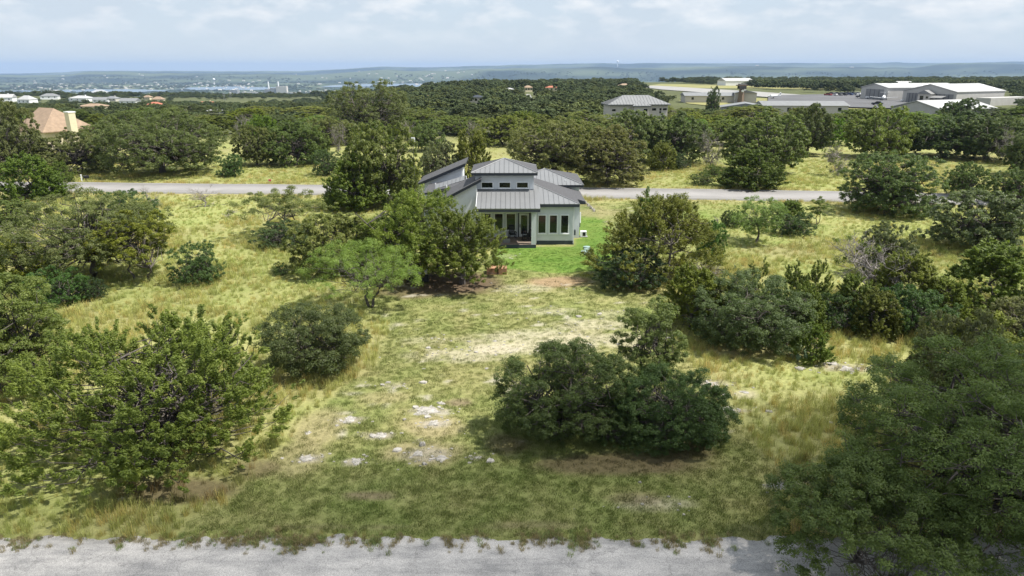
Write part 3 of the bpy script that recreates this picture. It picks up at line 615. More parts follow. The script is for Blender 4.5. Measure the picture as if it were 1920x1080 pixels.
def bare_shape(seed, Wd, H, n1=7, twig=1.0, fol=0, mat='juniper', leaf=0.2):
    """leafless grey branches, with a few living sprays if fol"""
    r = np.random.default_rng(seed); paths = []; tips = []
    tr = 0.011 * H + 0.006 * Wd
    def grow(a, d, L_, rad, lev):
        k = 5; b = a + d * L_; P = bend(r, a, b, k, 0.09); paths.append((P, np.linspace(rad, rad * 0.5, k), 5 if lev < 2 else 3)); tips.append(b)
        if lev >= (4 if n1 > 8 else 3): return
        for i in range(r.integers(4, 7) if lev else n1):
            t = r.uniform(0.25, 1.0); j = min(k - 1, int(t * k)); nd = unit(d * (0.9 if lev else 0.4) + rand_dirs(r, 1)[0] * 0.85 + np.array([0, 0, 0.12])); grow(P[j], nd, L_ * r.uniform(0.5, 0.78), rad * 0.55, lev + 1)
    grow(np.array([0, 0, -0.1]), np.array([0, 0, 1.0]), 1.0, tr * 1.3, 0)
    A = np.concatenate([p[0] for p in paths]); mxr = np.percentile(np.linalg.norm(A[:, :2], axis=1), 98); mz = A[:, 2].max()
    S = np.array([Wd / 2 / mxr, Wd / 2 / mxr, H / mz]); paths = [(np.maximum(p * S, [-99, -99, -.1]), np.maximum(q * twig, 0.009 * twig), n) for p, q, n in paths]
    v, f = tubes(paths); tm = npmesh('trunk', v, f, 4); tm.materials.append(M['deadwood']); crown = None
    if fol:
        T = np.array(tips) * S; T = T[r.permutation(len(T))[:max(4, fol // 60)]]; n = fol; c = T[r.integers(0, len(T), n)]; q = rand_dirs(r, n); p = c + q * Wd * 0.045 * r.uniform(0, 1, (n, 1)); p[:, 2] = np.maximum(p[:, 2], .05)
        crown = leaves_mesh('crown', p, unit(q + rand_dirs(r, n)), rand_dirs(r, n) + np.array([0, 0, .8]), leaf * r.uniform(.7, 1.3, n), leaf * .4 * np.ones(n), r.uniform(0, 1, n), LEAF[mat])
    return tm, crown

PROTO = {}
def proto(key, n, fn): PROTO[key] = [fn(i) for i in range(n)]
# native sizes are (width, height)
NATIVE = {'oak': (9, 6.5), 'juniper': (6, 6), 'cedar': (4, 5), 'shrub': (4, 2.6), 'mesquite': (5, 5), 'bare': (4, 3), 'graytree': (8, 5.5), 'sapling': (2.2, 3.5), 'roundoak': (7, 6)}
proto('oak', 6, lambda i: oak_shape(500 + i, 9, 6.5, 95, 10, 42000, 0.225, base=0.0 + 0.012 * i, low=-0.8))
proto('roundoak', 3, lambda i: oak_shape(540 + i, 7, 6, 85, 10, 36000, 0.205, base=0.0, low=-0.9))
proto('juniper', 6, lambda i: juniper_shape(520 + i, 6, 6, 95, 34000, 0.17, point=0.15 + 0.1 * i, width=0.21))
proto('cedar', 3, lambda i: juniper_shape(560 + i, 4, 5, 60, 20000, 0.14, point=0.9, stems=1, width=0.24))
proto('shrub', 4, lambda i: oak_shape(580 + i, 4, 2.6, 60, 9, 22000, 0.10, base=0.0, mat='shrub', low=-0.9, stems=3, flat=0.9))
proto('mesquite', 2, lambda i: oak_shape(600 + i, 5, 5, 50, 9, 16000, 0.15, base=0.22, mat='mesquite', airy=0.05, droop=0.2, asp=0.34, stems=1, trunk_r=0.10, low=-0.75, clump=1.3))
proto('bare', 3, lambda i: bare_shape(620 + i, 4, 3, 8, 1.0))
proto('graytree', 2, lambda i: bare_shape(640 + i, 8, 5.5, 9, 1.0, 3500 if i else 1800, 'juniper', 0.2))
proto('sapling', 2, lambda i: oak_shape(660 + i, 2.2, 3.5, 12, 8, 3000, 0.15, base=0.25, mat='mesquite', airy=0.1, trunk_r=0.05, stems=2))

TREE_N = [0]
NAMES = {'oak': 'oak_tree', 'roundoak': 'oak_tree', 'juniper': 'juniper_tree', 'cedar': 'juniper_tree', 'shrub': 'shrub', 'mesquite': 'mesquite_tree', 'bare': 'bare_shrub', 'graytree': 'grey_tree', 'sapling': 'sapling'}
CATS = {'oak_tree': 'tree', 'juniper_tree': 'tree', 'shrub': 'shrub', 'mesquite_tree': 'tree', 'bare_shrub': 'shrub', 'grey_tree': 'tree', 'sapling': 'tree'}
def plant(kind, x, y, w, h, label, group=None, tint=None, shape=None, name=None, rz=None, z=None, deep=1.0):
    TREE_N[0] += 1; r = random.Random(TREE_N[0] * 7919)
    ms = shape if shape else PROTO[kind][TREE_N[0] % len(PROTO[kind])]
    nw, nh = (w, h) if shape else NATIVE[kind]
    nm = name or NAMES[kind]
    o = empty(nm, (x, y, float(terr(x, y)) - 0.03 if z is None else z), r.uniform(0, 6.28) if rz is None else rz)
    o.scale = (w / nw, w / nw * (1 if shape else r.uniform(0.92, 1.08)) * deep, h / nh)
    t = link('trunk', ms[0], None, o)
    if ms[1] is not None:
        c = link('crown', ms[1], None, o); g = r.uniform(1.0, 1.24); tt = tint or (1, 1, 1)
        c.color = (tt[0] * g * r.uniform(0.95, 1.05), tt[1] * g, tt[2] * g * r.uniform(0.92, 1.08), 1)
    return tag(o, label, CATS[nm], group)
def px_tree(kind, bx, by, ty, wpx, label, group=None, tint=None, shape=None, name=None, dpt=1.0, **kw):
    """a tree whose foot, height and spread are read off the photograph at its distance"""
    x, y, z = ground_at(bx, by); depth = y * CP + (CAM_H - z) * SP
    w = wpx / 1280 * depth
    _, _, zt = at_D(bx, ty, y + 0.12 * w); h = max(0.5, zt - z)
    w = w / 1.06; 
    if callable(shape): shape = shape(w, h)
    return plant(kind, x, y, w, h, label, group, tint, shape, name, **kw)

YEL = (1.18, 1.12, 0.8); OLV = (1.12, 1.05, 0.95); GRY = (1.15, 1.1, 1.25); DRK = (0.68, 0.74, 0.72); LIT = (1.25, 1.35, 1.0); BLU = (0.85, 1.0, 1.1)
G1 = 'trees and shrubs around the mown lot'; G2 = 'trees between the two roads'; G3 = 'trees beyond the paved road'; G4 = 'trees in the wood belt'
# --- foreground, each with a shape of its own
px_tree('juniper', 308, 838, 582, 505, 'huge spreading juniper with dark inner branches at the lower left, beside the old road', G1, (1.12, 1.2, 0.98),
        lambda w, h: juniper_shape(11, w, h, 260, 150000, 0.105, point=0.08, width=0.105, stems=7, tr=0.26, base=0.08, tufts=8, spire=1.7, shell=0.40), rz=0.1, deep=0.72)
px_tree('shrub', 1052, 812, 628, 240, 'wide dark green dome-shaped bush in the middle of the mown lot', G1, (1.3, 1.25, 1.0),
        lambda w, h: oak_shape(12, w, h, 150, 14, 125000, 0.074, clump=1.2, base=0.0, mat='shrub', low=-0.95, stems=4, flat=0.9), rz=0.2, deep=0.8)
px_tree('shrub', 1250, 818, 684, 225, 'lower dark green bush joined to the dome bush, sloping down towards the right', G1, (1.22, 1.25, 1.0),
        lambda w, h: oak_shape(13, w, h, 150, 14, 120000, 0.074, clump=1.2, base=0.0, mat='shrub', low=-0.95, stems=4, flat=0.9), rz=0.1, deep=0.8)
px_tree('oak', 1215, 760, 562, 125, 'slim upright tree poking out from behind the dark double bush', G1, (0.95, 1.05, 0.8),
        lambda w, h: oak_shape(14, w, h, 60, 10, 34000, 0.085, clump=1.3, base=0.3, airy=0.1, stems=2, trunk_r=0.08, flat=1.1))
px_tree('shrub', 1145, 815, 735, 120, 'small dark bush filling the notch of the double bush', G1, (1.0, 1.05, 0.8))
px_tree('oak', 596, 690, 566, 190, 'scrubby dark tree with bare grey twigs right behind the huge juniper', G1, DRK,
        lambda w, h: oak_shape(15, w, h, 80, 10, 52000, 0.09, clump=1.5, base=0.04, airy=0.1, stems=4, low=-0.7, trunk_r=0.1))
px_tree('mesquite', 677, 576, 448, 205, 'feathery light green mesquite with a forked dark trunk on the lot edge', G1, (1.2, 1.25, 0.85),
        lambda w, h: oak_shape(16, w, h, 60, 9, 36000, 0.10, base=0.24, mat='mesquite', airy=0.3, droop=0.3, asp=0.32, stems=2, trunk_r=0.12, low=-0.3, clump=1.25))
px_tree('oak', 30, 735, 508, 210, 'bright green bushy oak at the left edge above the huge juniper', G1, (1.05, 1.2, 0.8),
        lambda w, h: oak_shape(17, w, h, 120, 10, 80000, 0.10, clump=1.4, base=0.04, low=-0.8, stems=2))
px_tree('oak', 1845, 1000, 645, 520, 'large dark live oak filling the lower right corner, its crown overhanging the old road', G1, (0.86, 1.03, 0.82),
        lambda w, h: oak_shape(18, w, h, 190, 14, 190000, 0.085, clump=1.2, base=0.08, low=-0.6, stems=2, trunk_r=0.24, flat=0.95, asp=0.45), rz=0.9)
px_tree('oak', 1625, 1085, 872, 350, 'low leafy shoots reaching over the old road beneath the corner oak', G1, (0.84, 1.0, 0.8),
        lambda w, h: oak_shape(19, w, h, 80, 12, 70000, 0.080, clump=1.2, base=0.05, low=-0.5, stems=3, trunk_r=0.06, flat=1.0, airy=0.15), name='sapling')
px_tree('oak', 1770, 830, 580, 170, 'grey-green oak bush rising behind the crown of the corner oak', G1, GRY)
# --- in front of the house
px_tree('juniper', 868, 534, 384, 165, 'juniper on a thick trunk nearest the porch', G1, (1.05, 1.05, 0.95),
        lambda w, h: juniper_shape(21, w, h, 110, 52000, 0.115, point=0.15, base=0.16, stems=1, tr=0.22, width=0.19))
px_tree('juniper', 790, 518, 352, 205, 'tallest bright juniper hiding the left wing of the grey house', G1, (1.15, 1.15, 0.9),
        lambda w, h: juniper_shape(22, w, h, 120, 60000, 0.115, point=0.35, base=0.1, stems=2, tr=0.2, width=0.18))
px_tree('juniper', 715, 505, 398, 150, 'bushy juniper between the tallest one and the mesquite', G1, (1.05, 1.08, 0.95))
px_tree('oak', 628, 508, 395, 165, 'yellowish rounded tree at the left end of the clump before the house', G1, YEL)
px_tree('juniper', 1232, 520, 362, 225, 'big olive cone-shaped juniper right of the green lawn', G1, (1.12, 0.98, 0.85),
        lambda w, h: juniper_shape(23, w, h, 140, 66000, 0.115, point=0.5, base=0.03, stems=4, tr=0.16, width=0.16))
px_tree('sapling', 1203, 520, 350, 40, 'leafy light sprig standing above the peak of the olive juniper', G1, (0.9, 1.0, 0.8))
px_tree('shrub', 1180, 536, 462, 130, 'dark rounded shrub at the foot of the olive juniper beside the lawn', G1, DRK)
px_tree('shrub', 1330, 480, 412, 55, 'deep green leafy bush behind the right side of the olive juniper', G1, (1.1, 1.3, 0.8))
px_tree('bare', 1325, 535, 478, 90, 'tangle of bare grey branches right of the olive juniper', G1)
# --- right-hand thicket
px_tree('juniper', 1295, 615, 495, 110, 'yellow-green juniper at the left end of the right-hand thicket', G1, YEL)
px_tree('oak', 1405, 640, 505, 205, 'blue-green rounded oak in the front of the right-hand thicket', G1, BLU,
        lambda w, h: oak_shape(24, w, h, 120, 10, 75000, 0.095, clump=1.4, base=0.0, low=-0.9, stems=3))
px_tree('cedar', 1412, 600, 487, 75, 'dark pointed juniper sticking up behind the blue-green oak', G1)
px_tree('cedar', 1480, 605, 492, 80, 'narrow dark juniper in the middle of the right-hand thicket', G1, (0.9, 0.95, 0.9))
px_tree('cedar', 1525, 600, 488, 75, 'narrow juniper just left of the big grey tangle', G1)
px_tree('graytree', 1640, 575, 432, 215, 'big tangled tree of bare grey branches with sparse olive sprays', G1)
px_tree('juniper', 1690, 590, 470, 130, 'olive juniper behind the right side of the grey tangle', G1, OLV)
px_tree('shrub', 1565, 618, 545, 85, 'round blue-green shrub below the grey tangle', G1, (1.0, 1.1, 1.0))
px_tree('juniper', 1635, 628, 540, 95, 'brownish juniper between two dark shrubs below the grey tangle', G1, (0.95, 0.85, 0.85))
px_tree('shrub', 1725, 630, 542, 115, 'dark green shrub at the right end of the thicket front', G1, (0.95, 1.1, 0.9))
px_tree('cedar', 1520, 676, 600, 74, 'small bright pointed juniper alone in front of the thicket', G1, (1.0, 1.1, 0.8))
px_tree('oak', 1658, 520, 418, 95, 'grey-green rounded oak above the grey tangle', G1, (0.9, 0.95, 1.1))
px_tree('oak', 1830, 468, 352, 172, 'silvery oak with a forked trunk at the right edge below the road', G1, (1.05, 1.1, 1.35))
px_tree('juniper', 1850, 580, 452, 170, 'wide dark juniper under the silvery oak at the right edge', G1, (0.95, 1.0, 0.9))
px_tree('oak', 1915, 640, 552, 120, 'pale grey-green oak cut by the right edge', G1, GRY)
px_tree('juniper', 1830, 740, 590, 210, 'broad yellow-green juniper at the right edge above the corner oak', G1, YEL)
px_tree('shrub', 1925, 720, 610, 100, 'dark bush at the right edge behind the yellow-green juniper', G1)
# --- left-hand clump
px_tree('oak', 178, 520, 352, 250, 'grey-green oak with silvery twigs, tallest of the left-hand clump', G2, (1.08, 1.12, 1.0),
        lambda w, h: oak_shape(25, w, h, 120, 9, 72000, 0.12, base=0.10, airy=0.08, low=-0.6))
px_tree('juniper', 262, 524, 392, 145, 'yellow-green tree on a slanting dark trunk right of the grey-green oak', G2, (1.3, 1.2, 0.75),
        lambda w, h: oak_shape(26, w, h, 70, 9, 36000, 0.115, base=0.16, mat='juniper', stems=2, trunk_r=0.10, low=-0.5))
px_tree('shrub', 374, 530, 453, 92, 'small round dark green shrub alone at the right of the left-hand clump', G2, (1.3, 1.35, 1.1))
px_tree('shrub', 112, 568, 498, 100, 'deep green leafy shrub at the foot of the left-hand clump', G2, (1.0, 1.3, 0.8))
px_tree('shrub', 172, 560, 518, 50, 'low dark bush right of the deep green shrub', G2, DRK)
px_tree('juniper', 45, 535, 440, 110, 'yellowish juniper at the left edge below the left-hand clump', G2, (1.3, 1.15, 0.7))
px_tree('shrub', 235, 425, 355, 115, 'dark shrub behind the grey-green oak near the paved road', G2, (1.0, 1.1, 1.0))
px_tree('oak', 25, 430, 372, 95, 'green bush at the left edge near the paved road', G2, (1, 1.15, .85))
px_tree('bare', 30, 460, 410, 80, 'bare grey brush at the left edge', G2)
px_tree('oak', 540, 440, 350, 160, 'gnarled tree with a bare grey crown centre alone in the left meadow', G2, (1.15, 1.15, 0.95),
        lambda w, h: oak_shape(27, w, h, 34, 8, 16000, 0.13, base=0.22, airy=0.2, stems=3, trunk_r=0.10, low=-0.3))
px_tree('shrub', 530, 458, 412, 105, 'low dark shrub under the gnarled meadow tree', G2)
px_tree('shrub', 526, 516, 490, 26, 'tiny dark bush alone in the left meadow', G2, (1.1, 1.2, .9))
px_tree('bare', 280, 392, 343, 52, 'leafless grey shrub in front of the paved road, leftmost', G2)
px_tree('bare', 384, 388, 343, 78, 'wide leafless grey shrub against the paved road', G2)
px_tree('bare', 428, 408, 388, 46, 'low grey brush in the meadow right of the wide leafless shrub', G2)
# --- by the house and the right yard
px_tree('juniper', 672, 392, 288, 105, 'dense dark juniper on the near kerb left of the house', G2, (0.9, 0.98, 0.85))
px_tree('oak', 722, 385, 228, 130, 'tall mixed green tree behind the left wing of the house', G2, (1.05, 1.1, 0.8))
px_tree('juniper', 762, 372, 300, 50, 'slim brownish juniper close to the left roof of the house', G2, OLV)
px_tree('mesquite', 1417, 455, 370, 98, 'airy young mesquite on a bare leaning trunk in the right yard', G2, (1.15, 1.2, 1.1))
px_tree('shrub', 1490, 440, 395, 75, 'round dark shrub right of the young mesquite', G2, (1.1, 1.15, 1.0))
px_tree('juniper', 1480, 418, 374, 60, 'dark green bush behind the round shrub in the right yard', G2, (0.85, 1.0, 0.85))
px_tree('shrub', 1372, 425, 392, 40, 'small dark bush left of the young mesquite', G2)
px_tree('bare', 1345, 420, 402, 26, 'little grey brush in the right yard', G2)
px_tree('sapling', 1530, 420, 366, 38, 'thin pale sapling beside the paved road', G2, (1.1, 1.1, .9))
px_tree('roundoak', 1664, 400, 288, 162, 'big round dark oak at the near side of the paved road on the right', G2, (0.85, 1.0, 0.85),
        lambda w, h: oak_shape(32, w, h, 130, 11, 62000, 0.175, base=0.0, low=-0.95, trunk_r=0.3))
px_tree('oak', 1806, 370, 304, 72, 'dark oak overlapping the paved road near the right edge', G2, (0.8, 0.95, 0.8))
px_tree('oak', 1900, 385, 308, 92, 'dark broad tree at the right edge by the paved road', G2, (0.8, 0.95, 0.8))
# --- beyond the paved road
px_tree('juniper', 62, 374, 288, 105, 'round dark juniper standing on the far verge at the left edge', G3, (0.95, 1.1, 0.8))
px_tree('cedar', 117, 345, 298, 42, 'little pointed juniper right of the round verge juniper', G3, (0.9, 1.0, 0.8))
px_tree('oak', 152, 324, 243, 120, 'olive oak below the cream chimney', G3, OLV)
px_tree('oak', 20, 330, 190, 120, 'tall dark tree hiding the left end of the tan roof', G3)
px_tree('graytree', 40, 325, 248, 75, 'grey leafless tree at the left edge below the tan roof', G3)
px_tree('oak', 305, 324, 203, 215, 'enormous spreading live oak beyond the road on the left', G3, (0.95, 1.0, 0.95),
        lambda w, h: oak_shape(28, w, h, 160, 10, 80000, 0.23, base=0.03, low=-0.8, trunk_r=0.42))
px_tree('shrub', 432, 331, 288, 50, 'small dark bush on the far verge right of the enormous oak', G3, (1.2, 1.3, 1))
px_tree('oak', 484, 310, 234, 84, 'oak with a short dark trunk in the far left pasture', G3, (1.0, 1.0, .85))
px_tree('oak', 556, 309, 223, 100, 'full green oak with a thick trunk in the far left pasture', G3, (0.9, 1.05, 0.75))
px_tree('oak', 590, 304, 235, 60, 'lighter oak just right of the thick-trunked one', G3, (1, 1.1, .8))
px_tree('shrub', 618, 329, 280, 60, 'dark low rounded bush on the far verge left of the house', G3, (1.1, 1.15, 1.0))
px_tree('oak', 803, 283, 223, 62, 'neat umbrella-shaped oak with clear trunk left of the house peak', G3, (0.95, 1.1, 1.0))
px_tree('oak', 828, 348, 262, 75, 'sage-green scrub oak right behind the left roof of the house', G3, GRY)
px_tree('juniper', 884, 345, 242, 68, 'sage-green upright tree behind the ridge of the house', G3, (1.3, 1.2, 1.25))
px_tree('oak', 1030, 338, 218, 165, 'large olive live oak behind the house peak', G3, OLV,
        lambda w, h: oak_shape(29, w, h, 130, 10, 62000, 0.22, base=0.05, low=-0.7, trunk_r=0.35))
px_tree('oak', 1138, 346, 235, 140, 'large olive live oak right of the house, reaching the far verge', G3, (1.08, 1.0, 0.95),
        lambda w, h: oak_shape(30, w, h, 130, 10, 60000, 0.22, base=0.03, low=-0.8, trunk_r=0.35))
px_tree('oak', 1185, 305, 205, 110, 'green oak below the pale two-storey house', G3, (0.95, 1.05, 1.05))
px_tree('oak', 1265, 305, 208, 115, 'spreading blue-green oak right of the one below the two-storey house', G3, (0.9, 1.05, 1.05))
px_tree('juniper', 1240, 320, 266, 52, 'brown-green juniper on a visible trunk in the far right pasture', G3, OLV)
px_tree('shrub', 1275, 318, 285, 40, 'dark shrub beside the brown-green juniper', G3)
px_tree('graytree', 1332, 312, 234, 78, 'leafless purple-grey tree in the far right pasture', G3)
px_tree('shrub', 1315, 346, 322, 44, 'round olive bush on the far verge', G3, (1.5, 1.4, 1))
px_tree('shrub', 1337, 332, 309, 34, 'second olive bush behind the verge bush', G3, (1.4, 1.35, .9))
px_tree('oak', 1430, 325, 204, 140, 'tall broad oak left of the dark pasture junipers', G3, (0.95, 1.02, 0.85))
px_tree('juniper', 1410, 352, 276, 112, 'wide black-green juniper on the far verge', G3, (0.75, 0.85, 0.8))
px_tree('oak', 1512, 290, 194, 92, 'dark oak on a forked trunk in the far right pasture', G3, (0.72, 0.82, 0.85))
px_tree('graytree', 1572, 330, 262, 75, 'dead leaning tree with a thick grey trunk in the far right pasture', G3)
px_tree('oak', 1640, 295, 198, 115, 'bright green oak below the white hangar roof', G3, (1.1, 1.25, 0.8))
px_tree('oak', 1700, 290, 212, 75, 'green oak right of the bright one', G3, (0.95, 1.12, 0.8))
px_tree('oak', 1772, 295, 208, 135, 'dark oak in front of the hangars at right', G3, (0.72, 0.85, 0.85))
px_tree('oak', 1850, 300, 215, 120, 'second dark oak in front of the hangars, nearer the right edge', G3, (0.75, 0.86, 0.85))
px_tree('graytree', 1895, 312, 232, 70, 'grey bare thicket at the right edge of the far pasture', G3)
px_tree('oak', 1930, 330, 240, 90, 'dark oak cut by the right edge beyond the road', G3, (0.75, 0.86, 0.8))
px_tree('oak', 690, 262, 152, 150, 'tallest pale live oak rising above the whole wood belt', G4, (1.15, 1.12, 1.1),
        lambda w, h: oak_shape(31, w, h, 130, 10, 56000, 0.29, base=0.03, low=-0.8, trunk_r=0.4))
px_tree('oak', 1800, 240, 184, 70, 'black-green crown before the corner of the right hangar', G4, (0.55, 0.7, 0.7))
px_tree('oak', 1335, 216, 162, 26, 'single round dark tree beside the airport sheds', G4, (0.7, 0.85, 0.8))
# --- the wood belt, told apart by what they stand below
rb_ = random.Random(77)
LAND = [(20, 'the far left edge'), (120, 'the cream chimney'), (215, 'the ridge of white houses'), (330, 'the enormous spreading oak'), (430, 'the gap of the far left pasture'), (540, 'the far power plant'),
        (640, 'the left of the tallest oak'), (760, 'the right of the tallest oak'), (870, 'the dark blue-roofed house'), (985, 'the straight far road'), (1090, 'the two-storey house wing'),
        (1200, 'the two-storey house front'), (1300, 'the airport sheds'), (1390, 'the control tower'), (1490, 'the long silver-roofed building'), (1590, 'the parked cars'), (1700, 'the white-roofed shed'), (1800, 'the right hangar'), (1895, 'the right frame edge')]
ROWS = [(272, 222, 'front row'), (252, 212, 'second row'), (238, 206, 'third row'), (225, 202, 'rear row')]
for k, (lx, lt) in enumerate(LAND):
    for j, (by, ty, rn) in enumerate(ROWS):
        bx = lx + rb_.uniform(-26, 26) + (j - 1.5) * 28; kind = rb_.choice(['oak', 'juniper', 'oak', 'roundoak', 'juniper'])
        if lx in (985,) and j == 3: continue
        if j == 0 and lx in (430, 870, 1490): continue
        hh = rb_.uniform(-5, 5); tnt = rb_.choice([(0.9, 1, .85), (0.75, 0.82, .8), (1.1, 1.18, .8), OLV, (0.85, 0.95, 0.85), (1.25, 1.2, 1.1), (1.3, 1.28, .78), (1.1, 1.4, .8)])
        adj = {'oak': 'rounded oak crown', 'juniper': 'ragged juniper crown', 'roundoak': 'compact oak crown'}[kind]
        x, y, z = ground_at(bx, by); depth = y * CP + (CAM_H - z) * SP
        w = rb_.uniform(70, 125) / 1280 * depth * (0.8 if kind == 'juniper' else 1); h = min(8.0, max(3.4, at_D(bx, ty + rb_.uniform(-7, 9), y)[2] - z))
        plant(kind, x, y, w, h, f'{adj}, {rn} of the wood below {lt}', G4, tnt)

for (gx, gy, gt, gw, lb) in ((455, 262, 208, 46, 'leafless grey tree in the wood left of the far power plant'), (635, 285, 222, 44, 'leafless grey tree left of the tallest pale oak foot'), (770, 265, 220, 40, 'leafless brown-grey tree right of the tallest pale oak foot'),
                              (895, 262, 216, 60, 'tangle of grey branches above the house ridge'), (1500, 285, 215, 40, 'grey leafless tree behind the dark forked oak'), (1842, 300, 232, 60, 'twisted grey branches before the second dark oak')):
    px_tree('graytree', gx, gy, gt, gw, lb, G4)
for (gx, gy, gt, gw, kd, lb, tn) in ((1345, 612, 520, 90, 'juniper', 'olive juniper between the yellow-green juniper and blue-green oak', OLV), (1455, 628, 540, 80, 'shrub', 'dark shrub right behind the blue-green oak', (1, 1.1, .9)), (1500, 632, 528, 80, 'juniper', 'dense juniper left of the round blue-green shrub', (.95, 1, .85)),
                              (1600, 610, 512, 100, 'juniper', 'green juniper in front of the grey tangle foot', (1, 1.05, .85)), (1672, 622, 532, 80, 'shrub', 'dark green shrub right of the brownish juniper', (.9, 1.1, .9)), (1765, 610, 520, 90, 'juniper', 'juniper closing the thicket towards the right edge', (1.05, 1.05, .85)), (1300, 580, 500, 90, 'shrub', 'leafy shrub behind the left end of the thicket', (1.1, 1.2, .9))):
    px_tree(kd, gx, gy, gt, gw, lb, G1, tn)
# far woods: too many and too small to count
def far_proto(name, seed, mat):
    tm, cm = oak_shape(seed, 8, 6.5, 14, 9, 3400, 0.62, base=0.02, low=-0.3, asp=0.6); cm.materials.clear(); cm.materials.append(mat); bpy.data.meshes.remove(tm)
    return bpy.data.objects.new(name, cm)
M['farleaf'] = tint_mat('far_wood_leaves', 0.2)
FARP = [far_proto('far_crown_%d' % i, 700 + i, M['farleaf']) for i in range(4)]
def strip_clear(x, y):
    """keep the airfield, its sheds and the house plots clear"""
    px, py = project(x, y, terr(x, y))
    k = np.zeros(x.shape, bool)
    for p in CLEAR: k |= inpoly(px, py, p)
    return k
CLEAR = [[(1190, 152), (1330, 160), (1560, 176), (1665, 178), (1740, 190), (1800, 193), (1900, 193), (1900, 215), (1660, 230), (1440, 212), (1300, 205), (1270, 190), (1200, 172)],
         [(1120, 205), (1262, 205), (1262, 235), (1120, 235)], [(40, 225), (165, 225), (165, 268), (40, 268)],
         [(975, 172), (1008, 172), (1020, 205), (980, 205)], [(1590, 170), (1900, 170), (1900, 200), (1590, 200)]]
r = np.random.default_rng(88); pts = []
for (y0, y1, n) in [(205, 330, 1300), (330, 520, 1900), (520, 800, 3000), (800, 1250, 4200), (1250, 2000, 5200), (2000, 3300, 7000), (3300, 5200, 7000), (5200, 8500, 7000)]:
    y = r.uniform(y0, y1, n); x = r.uniform(-0.84, 0.84, n) * y
    px, py = project(x, y, terr(x, y)); k = ~strip_clear(x, y)
    dens = fbm(x / 60.0, y / 60.0, 91, 3); k &= dens > (0.30 + 0.08 * (y > 520))
    k &= ~((px < 560) & (y > 420) & (y < 900) & (dens < 0.50)); k &= ~((y > 1250) & (fbm(x / 200, y / 420, 95, 3) < 0.50))
    pts.append(np.stack([x[k], y[k]], 1))
pts = np.concatenate(pts); n = len(pts); z = terr(pts[:, 0], pts[:, 1]) - 0.3
s = r.uniform(0.6, 1.15, n) * (0.9 + 0.25 * (pts[:, 1] > 500) + 0.6 * (pts[:, 1] > 3300) + 0.7 * (pts[:, 1] > 5200)); s = s * np.where((pts[:, 0] / pts[:, 1] > 0.2) & (pts[:, 1] < 420), 0.62, 1.0) * np.where((pts[:, 0] / pts[:, 1] < -0.18) & (pts[:, 1] < 1000), 0.62, 1.0)
base = np.array([[0.080, 0.105, 0.042]]); tn = base * r.uniform(0.65, 1.35, (n, 1)) * np.where(r.uniform(size=(n, 1)) < 0.35, np.array([[1.2, 1.1, 0.85]]), 1.0)
FAR_PTS = (np.stack([pts[:, 0], pts[:, 1], z], 1), s, tn)
def lay_far(keep):
    P, s, tn = FAR_PTS; k = keep(P); P, s_, tn_ = P[k], s[k], tn[k]; n = len(P); r = np.random.default_rng(3)
    scatter('distant_woods', P, np.stack([np.zeros(n), np.zeros(n), r.uniform(0, 6.28, n)], 1), np.stack([s_ * 1.15, s_ * 1.15, s_], 1), tn_, r.integers(0, 4, n), FARP, 'far-off woods covering the plateau and the valley slopes', 'woods')
# ------------------------------------------------------------------ the grey house
house = tag(empty('grey_house', (0, 66.5, 0)), 'pale blue-grey modern house with grey metal roofs and clerestory windows', 'house')
HO = Vector((0, 66.5, 0))
def hb(name, mat, *b, parent=None):
    """a box of the house given in place coordinates"""
    x0, x1, y0, y1, z0, z1 = b
    o = MB().box(x0, x1, y0 - 66.5, y1 - 66.5, z0, z1).build(name, mat, parent or house); return o
def hp(poly): return [Vector(p) - HO for p in poly]
def clip_half(poly, n, c, keep_less):
    out = []
    for i in range(len(poly)):
        a, b = poly[i], poly[(i + 1) % len(poly)]; da, db = a.dot(n) - c, b.dot(n) - c
        if keep_less: da, db = -da, -db
        if da >= 0: out.append(a)
        if (da > 0 > db) or (da < 0 < db): out.append(a + (b - a) * (da / (da - db)))
    return out
def metal_roof(parent, poly, across, spacing, mat, name='roof_panel', th=0.03, seam=0.045, org=HO):
    """cuts a roof face into standing-seam panels, each an object with its raised seam"""
    P = [Vector(p) - org for p in poly]; nrm = (P[1] - P[0]).cross(P[2] - P[0]).normalized()
    if nrm.z < 0: nrm = -nrm
    ax = Vector(across).normalized(); vals = [p.dot(ax) for p in P]; a = min(vals); end = max(vals); cnt = max(1, round((end - a) / spacing)); sp = (end - a) / cnt
    for i in range(cnt):
        q = clip_half(clip_half(P, ax, a + i * sp + 0.004, False), ax, a + (i + 1) * sp - 0.004, True)
        if len(q) < 3: continue
        mb = MB().prism(q, nrm * th)
        q2 = clip_half(clip_half(P, ax, a + (i + 1) * sp - 0.03, False), ax, a + (i + 1) * sp - 0.004, True)
        if len(q2) >= 3 and i < cnt - 1: mb.prism([p + nrm * th for p in q2], nrm * seam)
        mb.build(name, mat, parent)
def shingle_roof(parent, poly, mat, th=0.05, rows=0, org=HO):
    P = [Vector(p) - org for p in poly]; nrm = (P[1] - P[0]).cross(P[2] - P[0]).normalized()
    if nrm.z < 0: nrm = -nrm
    return MB().prism(P, nrm * th).build('shingle_slope', mat, parent)
